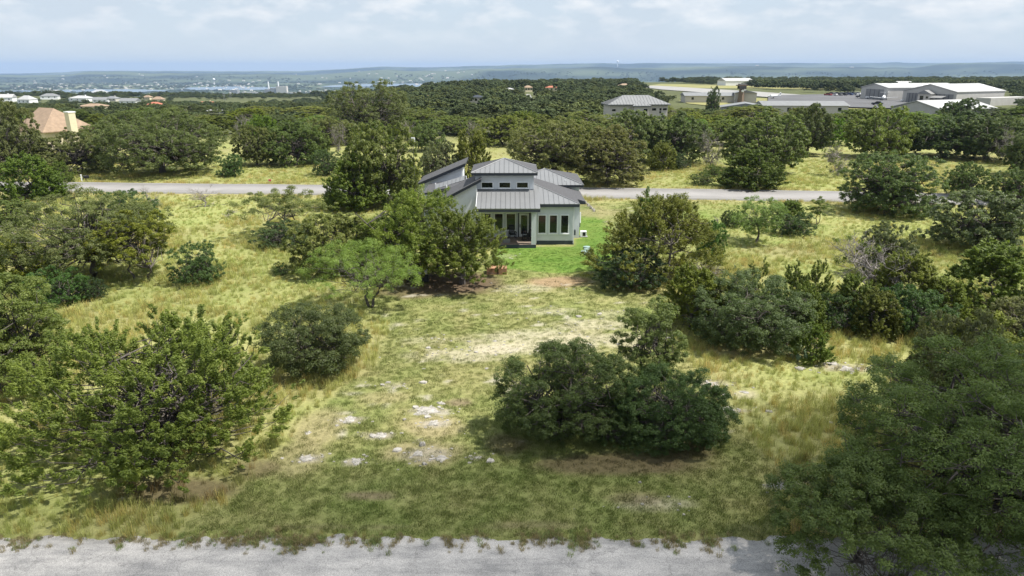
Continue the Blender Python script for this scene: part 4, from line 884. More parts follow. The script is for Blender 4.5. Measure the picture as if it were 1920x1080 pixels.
def window(x0, x1, z0, z1, y, parent=None, fr=0.09, mull=False):
    """a framed window in a wall that faces the camera at depth y"""
    w = hb('window', M['glass'], x0 + fr, x1 - fr, y - 0.03, y + 0.02, z0 + fr, z1 - fr, parent=parent)
    mb = MB()
    for (a, b, c, d) in ((x0, x1, z0, z0 + fr), (x0, x1, z1 - fr, z1), (x0, x0 + fr, z0 + fr, z1 - fr), (x1 - fr, x1, z0 + fr, z1 - fr)): mb.box(a, b, y - 0.07 - 66.5, y - 66.5 + 0.01, c, d)
    mb.build('window_frame', M['white'], w)
    hb('window_sill', M['white'], x0 - 0.05, x1 + 0.05, y - 0.11, y, z0 - 0.06, z0 - 0.003, parent=w)
    return w
# walls
hb('wall', M['stucco'], -3.6, 2.15, 67.2, 72.6, 0, 6.62)
hb('wall', M['stucco'], 2.153, 6.05, 65.3, 73.4, 0.38, 4.0)
hb('plinth', M['plinth'], 2.33, 6.07, 65.28, 73.3, -0.1, 0.378)
hb('wall', M['stucco'], 6.053, 6.85, 68.0, 78, 0.0, 3.74)
hb('wall', M['stucco'], -0.2, 7.25, 73.5, 80.5, 0, 4.5)
# porch
hb('porch_slab', M['plinth'], -3.4, 2.32, 63.9, 67.2, -0.1, 0.30)
hb('porch_floor', M['porch'], -3.37, 2.32, 63.92, 67.19, 0.302, 0.315)
hb('porch_column', M['stucco'], 1.86, 2.30, 63.95, 64.40, 0.316, 3.42)
hb('porch_column', M['stucco'], -3.38, -2.98, 63.95, 64.40, 0.316, 3.42)
hb('porch_beam', M['stucco'], -3.38, 2.30, 63.96, 64.38, 3.422, 3.68)
hb('porch_ceiling', M['stucco'], -3.37, 2.14, 64.39, 67.19, 3.55, 3.62)
window(-3.0, -2.05, 0.95, 2.75, 67.2); window(-1.80, -0.85, 0.95, 2.75, 67.2); window(-0.62, 0.40, 0.95, 2.75, 67.2)
door = hb('patio_door', M['white'], 0.72, 1.70, 67.13, 67.2, 0.36, 2.72)
hb('door_glass', M['glass'], 0.90, 1.52, 67.10, 67.14, 0.62, 2.52, parent=door)
hb('door_handle', M['black'], 0.77, 0.84, 67.05, 67.13, 1.30, 1.62, parent=door)
hb('door_frame', M['charcoal'], 0.60, 0.715, 67.11, 67.2, 0.316, 2.80, parent=door); hb('door_frame', M['charcoal'], 1.705, 1.85, 67.11, 67.2, 0.316, 2.80, parent=door); hb('door_frame', M['charcoal'], 0.715, 1.705, 67.11, 67.2, 2.722, 2.80, parent=door)
# bedroom windows and clerestory
for x0 in (2.50, 3.60, 4.70): window(x0, x0 + 0.86, 1.08, 2.98, 65.3, fr=0.085)
for px0, px1 in ((902, 925), (935, 958), (968, 991)):
    window(at_D(px0, 345, 67.2)[0], at_D(px1, 345, 67.2)[0], 5.22, 5.86, 67.2, fr=0.075)
hb('flashing', M['charcoal'], -3.4, 2.1, 67.05, 67.198, 4.98, 5.12)
# clerestory roof
EY0, EY1, EX0, EX1, EZ = 66.55, 72.1, -4.0, 2.52, 6.80
AP = (-0.78, 69.3, 7.86)
roof = hb('roof', M['charcoal'], EX0 + .03, EX1 - .03, EY0 + .03, EY1 - .03, EZ - 0.24, EZ - 0.012)
metal_roof(roof, [(EX0, EY0, EZ), (EX1, EY0, EZ), AP], (1, 0, 0), 0.46, M['metal'])
shingle_roof(roof, [(EX1, EY0, EZ), (EX1, EY1, EZ), AP], M['shingle']); shingle_roof(roof, [(EX0, EY1, EZ), (EX0, EY0, EZ), AP], M['shingle'])
metal_roof(roof, [(EX1, EY1, EZ), (EX0, EY1, EZ), AP], (1, 0, 0), 0.46, M['metal'])
def ridge_cap(parent, a, b, mat=None, r=0.055): 
    A, B = Vector(a) - HO, Vector(b) - HO; MB().tube(A + Vector((0, 0, .05)), B + Vector((0, 0, .05)), r, r, 6).build('ridge_cap', mat or M['metal'], parent)
for c in ((EX0, EY0, EZ), (EX1, EY0, EZ), (EX0, EY1, EZ), (EX1, EY1, EZ)): ridge_cap(roof, c, AP)
# porch roof
proof = hb('porch_roof', M['charcoal'], -3.40, 2.66, 63.42, 63.52, 3.60, 3.815)
metal_roof(proof, [(-3.38, 63.45, 3.82), (2.66, 63.45, 3.82), (2.66, 67.18, 4.985), (-3.38, 67.18, 4.985)], (1, 0, 0), 0.46, M['metal'], th=0.12)
MB().prism(hp([(-3.44, 63.4, 3.64), (-3.44, 67.1, 4.8), (-3.44, 67.1, 5.05), (-3.44, 63.4, 3.9)]), (0.055, 0, 0)).build('rake_trim', M['white'], proof)
# right block roof
rroof = hb('side_roof', M['charcoal'], 2.68, 6.45, 64.83, 64.95, 3.80, 4.045)
HX = 6.5
metal_roof(rroof, [(2.66, 64.85, 4.06), (HX, 64.85, 4.06), (2.16, 69.19, 5.32), (2.16, 67.25, 4.757), (2.66, 67.25, 4.757)], (1, 0, 0), 0.46, M['metal'], th=0.04)
shingle_roof(rroof, [(HX, 64.85, 4.06), (HX, 73.4, 4.06), (2.16, 73.4, 5.32), (2.16, 69.19, 5.32)], M['shingle'])
ridge_cap(rroof, (HX, 64.85, 4.06), (2.16, 69.19, 5.32))
hb('fascia', M['charcoal'], HX - .08, HX, 64.96, 67.0, 3.82, 4.05, parent=rroof)
shingle_roof(rroof, [(HX + .005, 67.4, 4.055), (7.32, 67.4, 3.815), (7.32, 73.2, 3.815), (HX + .005, 73.2, 4.055)], M['shingle'])
MB().prism(hp([(6.0, 67.38, 3.6), (7.34, 67.38, 3.58), (7.34, 67.38, 3.82), (6.52, 67.38, 4.05), (6.0, 67.38, 4.05)]), (0, 0.03, 0)).build('fascia', M['charcoal'], rroof)
hb('fascia', M['charcoal'], 7.26, 7.34, 67.42, 73.2, 3.56, 3.80, parent=rroof)
# rear right hip
rr = hb('rear_roof', M['charcoal'], -0.4, 7.68, 73.02, 80.9, 4.36, 4.56)
A2, B2 = (3.1, 77.0, 5.74), (4.2, 77.0, 5.74)
metal_roof(rr, [(-0.45, 73, 4.57), (7.7, 73, 4.57), A2 if False else (3.66, 77.0, 5.76)], (1, 0, 0), 0.46, M['metal'])
shingle_roof(rr, [(7.7, 73, 4.57), (7.7, 81, 4.57), (3.66, 77, 5.76)], M['shingle']); shingle_roof(rr, [(-0.45, 81, 4.57), (-0.45, 73, 4.57), (3.66, 77, 5.76)], M['shingle'])
metal_roof(rr, [(7.7, 81, 4.57), (-0.45, 81, 4.57), (3.66, 77, 5.76)], (1, 0, 0), 0.46, M['metal'])
ridge_cap(rr, (7.7, 73, 4.57), (3.66, 77, 5.76)); ridge_cap(rr, (-0.45, 73, 4.57), (3.66, 77, 5.76))
# left wing under a single slope
def shed(x0, z0, x1, z1, y0, y1, wallx0, wallx1, th, name):
    sl = (z1 - z0) / (x1 - x0); zw = lambda x: z0 + (x - x0) * sl - 0.01
    MB().prism(hp([(wallx0, y0 + .4, 0), (wallx1, y0 + .4, 0), (wallx1, y0 + .4, zw(wallx1)), (wallx0, y0 + .4, zw(wallx0))]), (0, y1 - y0 - .8, 0)).build('wall', M['stucco'], house)
    f = MB().prism(hp([(x0, y0, z0), (x1, y0, z1), (x1, y0, z1 + th), (x0, y0, z0 + th)]), (0, y1 - y0, 0)).build(name, M['charcoal'], house)
    shingle_roof(f, [(x0 - .04, y0 - .04, z0 + th + .003 - .04 * sl), (x1 + .04, y0 - .04, z1 + th + .003 + .04 * sl), (x1 + .04, y1, z1 + th + .003 + .04 * sl), (x0 - .04, y1, z0 + th + .003 - .04 * sl)], M['shingle'])
    return f
lf = shed(-8.2, 3.32, -3.02, 6.02, 66.05, 71.6, -7.6, -3.45, 0.24, 'wing_roof')
rl = shed(-10.7, 3.70, -5.3, 5.95, 77.6, 83.2, -10.2, -5.75, 0.30, 'wing_roof')
hb('wall', M['stucco'], -9.2, -3.62, 71.7, 77.8, 0, 3.9)
ml = MB().prism(hp([(-9.4, 71.65, 3.75), (-3.62, 71.65, 4.6), (-3.62, 71.65, 4.75), (-9.4, 71.65, 3.9)]), (0, 6.2, 0)).build('wing_roof', M['charcoal'], house)
shingle_roof(ml, [(-9.42, 71.62, 3.903), (-3.62, 71.62, 4.755), (-3.62, 77.85, 4.755), (-9.42, 77.85, 3.903)], M['shingle'])
metal_roof(ml, [(-8.1, 71.7, 4.34), (-5.0, 71.7, 5.30), (-5.0, 72.7, 5.62), (-8.1, 72.7, 4.68)], (1, 0, 0), 0.46, M['metal'], th=0.05)
hb('corner_trim', M['white'], -5.76, -5.62, 77.98, 78.06, 4.7, 5.75)
hb('corner_trim', M['white'], -3.50, -3.42, 66.38, 66.45, 0.2, 5.35)
for (px, py, D, h) in ((817, 352, 73.5, 0.5), (837.5, 354, 71.0, 0.4), (874, 337, 72.3, 0.4), (1060, 344, 73.9, 0.42)):
    x, y, z = at_D(px, py, D); MB().tube((x, y - 66.5, z - 0.5), (x, y - 66.5, z + h), 0.06, 0.06, 8).build('vent_pipe', M['white'], house)
for dx_ in (2.345, 5.98): hb('downpipe', M['white'], dx_, dx_ + .07, 65.2, 65.27, 0.1, 3.79)
hb('meter_box', M['charcoal'], 6.86, 7.02, 68.8, 69.2, 0.95, 1.55); hb('meter_box', M['charcoal'], 6.08, 6.4, 67.1, 67.5, 0.5, 1.0)
MB().tube((6.95, 68.3 - 66.5, 1.5), (6.95, 68.3 - 66.5, 2.6), 0.06, 0.06, 8).build('conduit', M['white'], house)

# things at the house
def rocker(x, y, rz, label):
    t = tag(empty('rocking_chair', (x, y, 0.315), rz), label, 'chair', 'porch rocking chairs'); m = M['black']
    MB().box(-.3, .3, -.28, .26, .40, .44).build('seat', m, t)
    for k in range(5): MB().prism([(-.27 + .115 * k, .24, .44), (-.19 + .115 * k, .24, .44), (-.19 + .115 * k, .44, 1.18), (-.27 + .115 * k, .44, 1.18)], (0, .025, 0)).build('back_slat', m, t)
    MB().box(-.3, .3, .41, .45, 1.12, 1.2).build('top_rail', m, t)
    for s in (-1, 1):
        MB().box(s * .33 - .04, s * .33 + .04, -.32, .32, .62, .66).build('arm', m, t)
        MB().box(s * .31 - .025, s * .31 + .025, -.27, -.21, .06, .62).build('leg', m, t); MB().box(s * .31 - .025, s * .31 + .025, .22, .28, .06, .62).build('leg', m, t)
        mb = MB()
        for i in range(8):
            a0, a1 = -0.42 + .105 * i, -0.42 + .105 * (i + 1); f = lambda a: 0.01 + 0.28 * a * a
            mb.prism([(s * .31 - .02, a0, f(a0)), (s * .31 - .02, a1, f(a1)), (s * .31 - .02, a1, f(a1) + .05), (s * .31 - .02, a0, f(a0) + .05)], (.04, 0, 0))
        mb.build('rocker', m, t)
rocker(0.05, 66.55, 0.25, 'dark slatted rocking chair on the porch, left of the glass door')
rocker(1.35, 65.6, -1.35, 'dark rocking chair seen from its side beside the right porch column')
t = tag(empty('porch_planter', (-0.55, 64.9, 0.315)), 'grey box planter at the shaded end of the porch', 'planter'); MB().box(-.35, .35, -.25, .25, 0, .42).build('box', M['hangardark'], t); MB().box(-.31, .31, -.21, .21, .421, .44).build('soil', M['soil'], t)
SEPTIC = [(1100, 465.5, 'rearmost'), (1101, 470, 'second from the rear'), (1096, 474, 'third from the rear, set to the left'), (1102, 477.5, 'nearest to the camera')]
for (px, py, w) in SEPTIC:
    x, y = at_z(px, py); t = tag(empty('septic_lid', (x, y, float(terr(x, y)))), f'round pale green septic lid on the lawn, {w}', 'lid', 'septic lids')
    mb = MB(); mb.tube((0, 0, -.1), (0, 0, .12), .30, .29, 20); mb.build('riser', M['charcoal'], t); mb = MB(); mb.tube((0, 0, .122), (0, 0, .17), .34, .33, 20); mb.tube((0, 0, .171), (0, 0, .21), .30, .10, 20); mb.build('lid', M['lid'], t)
def planter(px, py, sx, label):
    x, y = at_z(px, py); t = tag(empty('cedar_planter', (x, y, float(terr(x, y)))), label, 'planter', 'cedar planters')
    for k in range(3):
        for (a, b, c, d) in ((-sx, sx, -.5, -.44), (-sx, sx, .44, .5), (-sx, -sx + .06, -.438, .438), (sx - .06, sx, -.438, .438)): MB().box(a, b, c, d, .19 * k - .02, .19 * k + .165).build('board', M['cedar'], t)
    MB().box(-sx + .07, sx - .07, -.43, .43, 0, .50).build('soil', M['cedar'], t)
planter(924, 511, 0.5, 'orange cedar planter box half hidden by the juniper'); planter(941, 511, 0.42, 'orange cedar planter box nearer the lawn')
x, y = at_z(785, 528); t = tag(empty('gas_grill', (x, y, 0)), 'silver-lidded outdoor grill in the deep shade under the junipers', 'grill')
MB().box(-.85, .85, -.4, .4, .1, .72).build('cabinet', M['black'], t); MB().prism([(-.8, -.42, .74), (-.8, .42, .74), (-.8, .38, .98), (-.8, -.15, 1.05), (-.8, -.40, .92)], (1.6, 0, 0)).build('lid', M['steel'], t)
MB().tube((-.6, -.46, .86), (.6, -.46, .86), .025, .025, 8).build('handle', M['steel'], t)
x, y = 7.35, 68.6; t = tag(empty('condenser_unit', (x, y, 0)), 'white condenser unit beside the right wall of the house', 'condenser'); MB().box(-.3, .3, -.25, .25, .05, .58).build('casing', M['white'], t); MB().box(-.1, .2, -.256, -.2505, .12, .5).build('grille', M['black'], t); MB().box(-.42, .42, -.34, .34, 0, .048).build('pad', M['concrete'], t)
x, y = at_z(778, 372); x, y = at_D(778, 345, 86)[0], 86.0; zt = at_D(778, 258, 86)[2]; t = tag(empty('antenna_mast', (x, y, 0)), 'thin mast with a small white box on top left of the house', 'mast')
MB().tube((0, 0, 0), (0, 0, zt - .5), .05, .04, 8).build('pole', M['steel'], t); MB().box(-.22, .22, -.15, .15, zt - .5, zt).build('box', M['white'], t)
x, y, z = ground_at(157, 341); t = tag(empty('mailbox', (x, y, z), 0.4), 'dark mailbox with a white post on the far verge', 'mailbox'); MB().box(-.28, -.12, -.08, .08, 0, 1.15).build('post', M['white'], t)
mb = MB(); mb.prism([(.05, -.18, .55), (.05, .18, .55), (.05, .18, .85), (.05, .1, .97), (.05, -.1, .97), (.05, -.18, .85)], (.75, 0, 0)); mb.build('box', M['black'], t); MB().box(.3, .42, -.05, .05, 0, .549).build('stem', M['brown'], t)
x, y, z = ground_at(1405, 353); t = tag(empty('utility_post', (x, y, z)), 'small grey utility post on the far verge before the black-green juniper', 'post'); MB().box(-.12, .12, -.1, .1, 0, 1.0).build('post', M['steel'], t); MB().box(-.35, -.14, -.08, .08, .5, .8).build('meter', M['hangardark'], t)
M['pink'] = plain('pink_marker', (0.6, 0.08, 0.12), 0.6)
x, y, z = ground_at(504, 346); t = tag(empty('marker_flag', (x, y, z)), 'small pink marker on the far verge in the left pasture', 'marker'); MB().tube((0, 0, 0), (0, 0, .75), .02, .02, 6).build('stake', M['steel'], t); MB().box(.02, .42, -.01, .01, .5, .78).build('flag', M['pink'], t)

# ------------------------------------------------------------------ limestone
def stone_mesh(seed, w, d, h):
    r = np.random.default_rng(seed); n = 15; a = np.sort(np.linspace(0, 2 * pi, n, endpoint=False) + r.uniform(-.2, .2, n)); rr = r.uniform(0.5, 1.15, n); V = []
    for (s, z) in ((1.0, -0.12), (0.97, h * .45), (0.78, h * 0.9), (0.4, h)):
        k = s * rr * r.uniform(.88, 1.1, n); V += [(cos(t) * k[i] * w / 2, sin(t) * k[i] * d / 2, z * r.uniform(.8, 1.2) if z > 0 else z) for i, t in enumerate(a)]
    V.append((0, 0, h * 1.02)); F = []
    for q in range(3): F += [(q * n + i, q * n + (i + 1) % n, (q + 1) * n + (i + 1) % n, (q + 1) * n + i) for i in range(n)]
    F += [(3 * n + i, 3 * n + (i + 1) % n, 4 * n) for i in range(n)]
    return pymesh('stone', V, F)
STONES = [(800, 771, 52, .10, 'long flat limestone slab, longest one in the lot centre'), (826, 757, 18, .16, 'small limestone block above the long flat slab'), (813, 793, 26, .12, 'oval limestone slab below the long flat slab'),
          (712, 817, 28, .10, 'pale tapering limestone slab left of the lot centre'), (668, 866, 28, .10, 'pale wedge-shaped slab lower left of the lot centre'), (576, 860, 28, .12, 'pinkish-grey slab beside the huge juniper'),
          (785, 851, 24, .14, 'left stone of the limestone cluster in the lot centre'), (829, 859, 34, .16, 'largest stone of the limestone cluster in the lot centre'), (796, 871, 12, .14, 'small white stone in front of the limestone cluster'),
          (792, 835, 14, .26, 'rounded tan stone just behind the limestone cluster'), (896, 858, 16, .10, 'small slab right of the limestone cluster'), (728, 719, 12, .10, 'white stone near the scrubby dark tree'),
          (655, 788, 30, .08, 'thin pale slab between the huge juniper and the lot centre'), (632, 799, 10, .08, 'tiny pale stone next to the thin slab'), (578, 812, 18, .10, 'grey stone close to the huge juniper crown'),
          (758, 788, 8, .12, 'narrow upright chip of limestone above the lot centre'), (228, 938, 15, .14, 'white stone in the shade under the huge juniper'), (1396, 734, 18, .08, 'flat stone in the tall grass right of the dark double bush'),
          (1365, 768, 36, .06, 'thin grey slab just right of the dark double bush'), (1558, 797, 10, .28, 'lone white boulder in the tall grass beside the corner oak'), (1465, 911, 34, .08, 'pale slab left of the corner oak crown'),
          (1335, 720, 28, .06, 'flat white slab between the double bush and the tall grass'), (1500, 690, 22, .22, 'grey rock at the foot of the small bright juniper'), (1560, 680, 24, .10, 'flat rock right of the small bright juniper'),
          (1590, 692, 34, .2, 'dark weathered boulder in the grass left of the yellow-green juniper'), (1029, 588, 10, .06, 'small pale stone in the middle of the mown lot'), (928, 640, 14, .06, 'small pale slab left of the bare patch'), (1105, 648, 12, .1, 'white stone behind the dome bush'),
          (1250, 633, 18, .14, 'white stone at the foot of the right-hand thicket'), (1272, 645, 10, .12, 'little white stone right in front of the right-hand thicket'), (1200, 905, 8, .1, 'tiny white stone on the mown grass below the double bush')]
for i, (px, py, w, h, lb) in enumerate(STONES):
    x, y = at_z(px, py); ww = w / 1280 * (y * CP + CAM_H * SP); o = link('limestone_slab', stone_mesh(900 + i, ww, ww * (0.8 if w < 20 else 0.95), h * (0.7 if w < 16 else 0.42)), M['lime']); o.location = (x, y, float(terr(x, y)) - 0.01); o.rotation_euler = (0, 0, random.Random(i).uniform(-.5, .5)); tag(o, lb, 'stone', 'limestone slabs in the grass')
for i in range(9):
    px, py = 1094 + i * 2.5 + (i % 2), 377 + i * 2.5; x, y = at_z(px, py); o = link('edging_stone', stone_mesh(960 + i, .45, .35, .22), M['lime']); o.location = (x, y, float(terr(x, y))); o.rotation_euler = (0, 0, i)
    tag(o, ['nearest the paved road', 'second from the road', 'third from the road', 'fourth from the road', 'middle one', 'fourth from the lawn', 'third from the lawn', 'second from the lawn', 'nearest the lawn'][i] + ' of the white stones edging the slope beside the house', 'stone', 'white edging stones')
# loose chips of the same stone, too small to count
rc = np.random.default_rng(123); CV, CF = [], []
for (cx_, cy_, rx_, ry_, _, st_, kk) in PW:
    if kk not in ('rock', 'pale'): continue
    m_ = int((20 if kk == 'rock' else 9) * min(3.0, rx_ * ry_ * 1.2 + .4))
    for q_ in range(m_):
        ux, uy = rc.normal(0, .75, 2); sx_ = rc.uniform(.02, .12) * (1.8 if rc.uniform() < .08 else .8); X_, Y_ = cx_ + ux * rx_, cy_ + uy * ry_; Z_ = float(terr(X_, Y_)); k0 = len(CV); n_ = 6; a0 = rc.uniform(0, 6)
        rr_ = rc.uniform(.6, 1.2, n_)
        for (f_, h_) in ((1, -.03), (.8, sx_ * .35)): CV += [(X_ + cos(a0 + i * 2 * pi / n_) * rr_[i] * sx_ * f_ * 1.3, Y_ + sin(a0 + i * 2 * pi / n_) * rr_[i] * sx_ * f_, Z_ + h_) for i in range(n_)]
        CF += [tuple(range(k0 + n_, k0 + 2 * n_))] + [(k0 + i, k0 + (i + 1) % n_, k0 + n_ + (i + 1) % n_, k0 + n_ + i) for i in range(n_)]
tag(link('limestone_rubble', pymesh('limestone_rubble', CV, CF), M['lime']), 'loose pale limestone chips over the bare patches of the lot', 'rubble', kind='stuff')
# prickly pear by the small juniper
x, y = at_z(1508, 672); t = tag(empty('prickly_pear', (x, y, 0)), 'low prickly pear cactus at the foot of the small bright juniper', 'cactus'); r = random.Random(4)
pad = MB(); n = 10
for s, k in ((-.03, .9), (0, 1), (.03, .9)): pad.v += [(cos(2 * pi * i / n) * .13 * k, s, .17 + sin(2 * pi * i / n) * .17 * k) for i in range(n)]
pad.f += [tuple(range(n)), tuple(range(2 * n, 3 * n))[::-1]] + [(q * n + i, q * n + (i + 1) % n, (q + 1) * n + (i + 1) % n, (q + 1) * n + i) for q in range(2) for i in range(n)]
pm = pad.mesh('pad'); pm.materials.append(M['cactus'])
for i in range(14):
    o = link('pad', pm, None, t); o.location = (r.uniform(-.8, .8), r.uniform(-.3, .3), r.choice([0, 0, .28])); o.rotation_euler = (r.uniform(-.4, .4), r.uniform(-.5, .5), r.uniform(0, 3))

# ------------------------------------------------------------------ houses and sheds further off
def far_house(px, py, w, d, h, rh, wall, roofm, label, rz=0.0, kind='hip', name='house', win=0, group=None, cat='house', chim=False, z=None, D=None, ov=0.5):
    if D: x, y, zz = at_D(px, py, D); zz = float(terr(x, y)) if z is None else z
    else: x, y, zz = ground_at(px, py)
    t = tag(empty(name, (x, y, zz), rz), label, cat, group); HL.append((x, y, max(w, d) * .62))
    MB().box(-w / 2, w / 2, -d / 2, d / 2, -2, h).build('wall', wall, t)
    X, Y = w / 2 + ov, d / 2 + ov
    if kind == 'hip':
        k = min(X, Y) * .98; rx, ry = X - k, Y - k
        V = [(-X, -Y, h), (X, -Y, h), (X, Y, h), (-X, Y, h), (-rx, -ry, h + rh), (rx, -ry, h + rh), (rx, ry, h + rh), (-rx, ry, h + rh)]; F = [(0, 1, 5, 4), (1, 2, 6, 5), (2, 3, 7, 6), (3, 0, 4, 7), (4, 5, 6, 7), (3, 2, 1, 0)]
    else:
        V = [(-X, -Y, h), (X, -Y, h), (X, Y, h), (-X, Y, h), (-X, 0, h + rh), (X, 0, h + rh)]; F = [(0, 1, 5, 4), (2, 3, 4, 5), (1, 2, 5), (3, 0, 4), (3, 2, 1, 0)]
    rf = link('roof', pymesh('roof', V, F), roofm, t)
    if chim: MB().box(w * .2, w * .2 + .9, -.4, .5, h, h + rh + 1).build('chimney', wall, rf)
    for k in range(win):
        u = -w / 2 + w * (k + .5) / win; MB().box(u - .6, u + .6, -d / 2 - .05, -d / 2 + .02, h * .45, h * .8).build('window', M['glass'], t)
    return t
HL = []
# tan-roofed house behind the left oaks
x, y = at_D(100, 240, 150)[0], 152.0
t = tag(empty('tan_roof_house', (x, y, 0), radians(-32)), 'house with a steep tan roof and cream chimney behind the left oaks', 'house'); HL.append((x, y, 9)); t.scale = (0.84, 0.84, 0.92)
MB().box(-8, 5, -6, 6, -1, 4.3).build('wall', M['cream'], t)
rf = link('roof', pymesh('roof', [(-8.6, -6.8, 4.2), (5.8, -6.8, 4.2), (5.8, 6.8, 4.2), (-8.6, 6.8, 4.2), (-8.6, 0, 9.0), (-1.2, 0, 9.0), (-8.6, -6.8, 4.0), (5.8, -6.8, 4.0), (5.8, 6.8, 4.0)], [(0, 1, 5, 4), (1, 2, 5), (2, 3, 4, 5), (3, 0, 4), (6, 7, 1, 0), (7, 8, 2, 1)]), M['tanroof'], t)
cx_, cy_, cz_ = at_D(137, 247, 146); tM = Matrix.Translation((x, y, 0)) @ Matrix.Rotation(radians(-32), 4, 'Z') @ Matrix.Diagonal((0.84, 0.84, 0.92, 1)); lc = tM.inverted() @ Vector((cx_, cy_, 0)); top = at_D(137, 211, 146)[2] / 0.92
MB().box(lc.x - 1.0, lc.x + 1.0, lc.y - .8, lc.y + .8, 0, top).build('chimney', M['cream'], t); MB().box(lc.x - 1.1, lc.x + 1.1, lc.y - .9, lc.y + .9, top + .003, top + .25).build('chimney_cap', M['white'], t)
# pale two-storey house
t = tag(empty('two_storey_house', (*[at_D(1196, 222, 196)[0], 196], 0), radians(4)), 'pale two-storey house with a silver hipped metal roof among the trees', 'house'); HL.append((at_D(1196, 222, 196)[0], 198, 11)); org = Vector((0, 0, 0))
MB().box(-8.0, 8.3, 0, 9, -1, 6.85).build('wall', M['beige'], t); MB().box(-1.5, 2.6, -1.3, -.003, -1, 6.55).build('wall', M['beige'], t)
def hip(parent, x0, x1, y0, y1, z, rh, sp, mat):
    k = min(x1 - x0, y1 - y0) / 2; a, b = x0 + k, x1 - k; ym = (y0 + y1) / 2
    if a > b: a = b = (x0 + x1) / 2
    metal_roof(parent, [(x0, y0, z), (x1, y0, z), (b, ym, z + rh)] + ([(a, ym, z + rh)] if b > a else []), (1, 0, 0), sp, mat, seam=.07, org=org)
    metal_roof(parent, [(x1, y1, z), (x0, y1, z), (a, ym, z + rh)] + ([(b, ym, z + rh)] if b > a else []), (1, 0, 0), sp, mat, seam=.07, org=org)
    metal_roof(parent, [(x1, y0, z), (x1, y1, z), (b, ym, z + rh)], (0, 1, 0), sp, mat, seam=.07, org=org); metal_roof(parent, [(x0, y1, z), (x0, y0, z), (a, ym, z + rh)], (0, 1, 0), sp, mat, seam=.07, org=org)
rf = MB().box(-8.6, 8.9, -.6, 9.6, 6.7, 6.94).build('roof', M['silver'], t); hip(rf, -8.7, 9.0, -.7, 9.7, 6.95, 2.3, .9, M['silver'])
rf2 = MB().box(-2, 3.1, -1.7, -.62, 6.4, 6.64).build('gable_roof', M['silver'], t); metal_roof(rf2, [(-2.1, -1.8, 6.65), (3.2, -1.8, 6.65), (.55, 1.6, 8.0)], (1, 0, 0), .9, M['silver'], seam=.07, org=org)
for (u0, u1, v0, v1) in ((1.2, 2.2, 4.2, 5.0), (1.2, 2.2, 5.15, 5.8), (3.9, 5.0, 5.3, 5.9), (6.0, 6.5, 4.6, 5.1), (6.0, 6.5, 5.3, 5.9), (7.0, 8.0, 5.4, 5.9), (-7.6, -6.2, 2.9, 3.4), (-6, -4, 2.9, 3.4), (-7.4, -6.4, 5.2, 5.7)):
    yy = -1.3 if u0 < 2.5 and u0 > 0 else 0; MB().box(u0, u1, yy - .08, yy - .003, v0, v1).build('window', M['glass'], t)
# ridge of houses on the left
RIDGE = [(10, 188, 30, 12, 'whiteroof', 'white', 'pale long-roofed house at the left frame edge'), (53, 193, 26, 14, 'whiteroof', 'white', 'white two-gabled house with many white roofs'), (95, 183, 26, 9, 'silver', 'white', 'low house with a grey-blue roof right of the two-gabled house'),
         (103, 175, 20, 8, 'whiteroof', 'beige', 'small white-roofed house at the rear of the left ridge'), (155, 187, 34, 9, 'whiteroof', 'white', 'wide white-walled house in the middle of the left ridge'), (188, 177, 24, 10, 'whiteroof', 'white', 'white gabled house on the skyline of the left ridge'),
         (190, 190, 22, 9, 'silver', 'white', 'grey-roofed house under the white gabled one'), (178, 202, 42, 9, 'tanroof', 'cream', 'long cream house with a tan roof in front of the ridge'), (212, 187, 22, 8, 'silver', 'beige', 'grey-roofed house with a beige front on the left ridge'),
         (245, 193, 28, 10, 'silver', 'white', 'white house with a dark grey roof before the brick-red one'), (292, 199, 22, 9, 'tile', 'cream', 'cream house with a red tile roof'), (298, 190, 18, 10, 'tanroof', 'cream', 'taller cream house behind the red-tiled one'), (390, 197, 20, 8, 'tile', 'cream', 'lone red-tiled house near the valley pylons'),
         (404, 209, 28, 6, 'whiteroof', 'white', 'white metal roof poking out above the left wood belt'), (278, 184, 14, 7, 'tanroof', 'cream', 'small tan-roofed house left of the tall cream one')]
for i, (px, py, w, h, rm, wm, lb) in enumerate(RIDGE):
    x, y, z = ground_at(px, py + 3); dp = y * CP + 20 * SP; k = dp / 1280
    far_house(px, py + 3, w * k * 1.1, w * k * .7, h * k * .68, h * k * .5, M[wm], M[rm], lb, rz=random.Random(i).uniform(-.35, .35), kind='hip' if i % 3 else 'gable', win=3, group='houses on the left ridge', chim=(i % 4 == 0))
# centre hill houses
CENT = [(893, 190, 30, 8, 'charcoal', 'beige', 'dark blue-roofed house in the trees of the centre'), (1035, 168, 26, 6, 'tile', 'cream', 'red-roofed house on the centre hill'), (990, 168, 16, 7, 'tanroof', 'cream', 'tan house at the end of the straight far road'), (1056, 153, 26, 8, 'tanroof', 'cream', 'cream house crowning the centre hill'),
        (1170, 163, 22, 7, 'tanroof', 'beige', 'brown-roofed house left of the runway'), (803, 188, 10, 5, 'tile', 'cream', 'tiny red-roofed house right of the tallest pale oak'), (955, 172, 16, 5, 'whiteroof', 'white', 'white-roofed house hidden in the centre woods')]
for i, (px, py, w, h, rm, wm, lb) in enumerate(CENT):
    x, y, z = ground_at(px, py + 4); k = (y * CP + 20 * SP) / 1280
    far_house(px, py + 4, w * k * .9, w * k * .6, max(3, h * k * .6), h * k * .5, M[wm], M[rm], lb, rz=random.Random(i + 50).uniform(-.3, .3), group='houses on the centre hill', win=3)
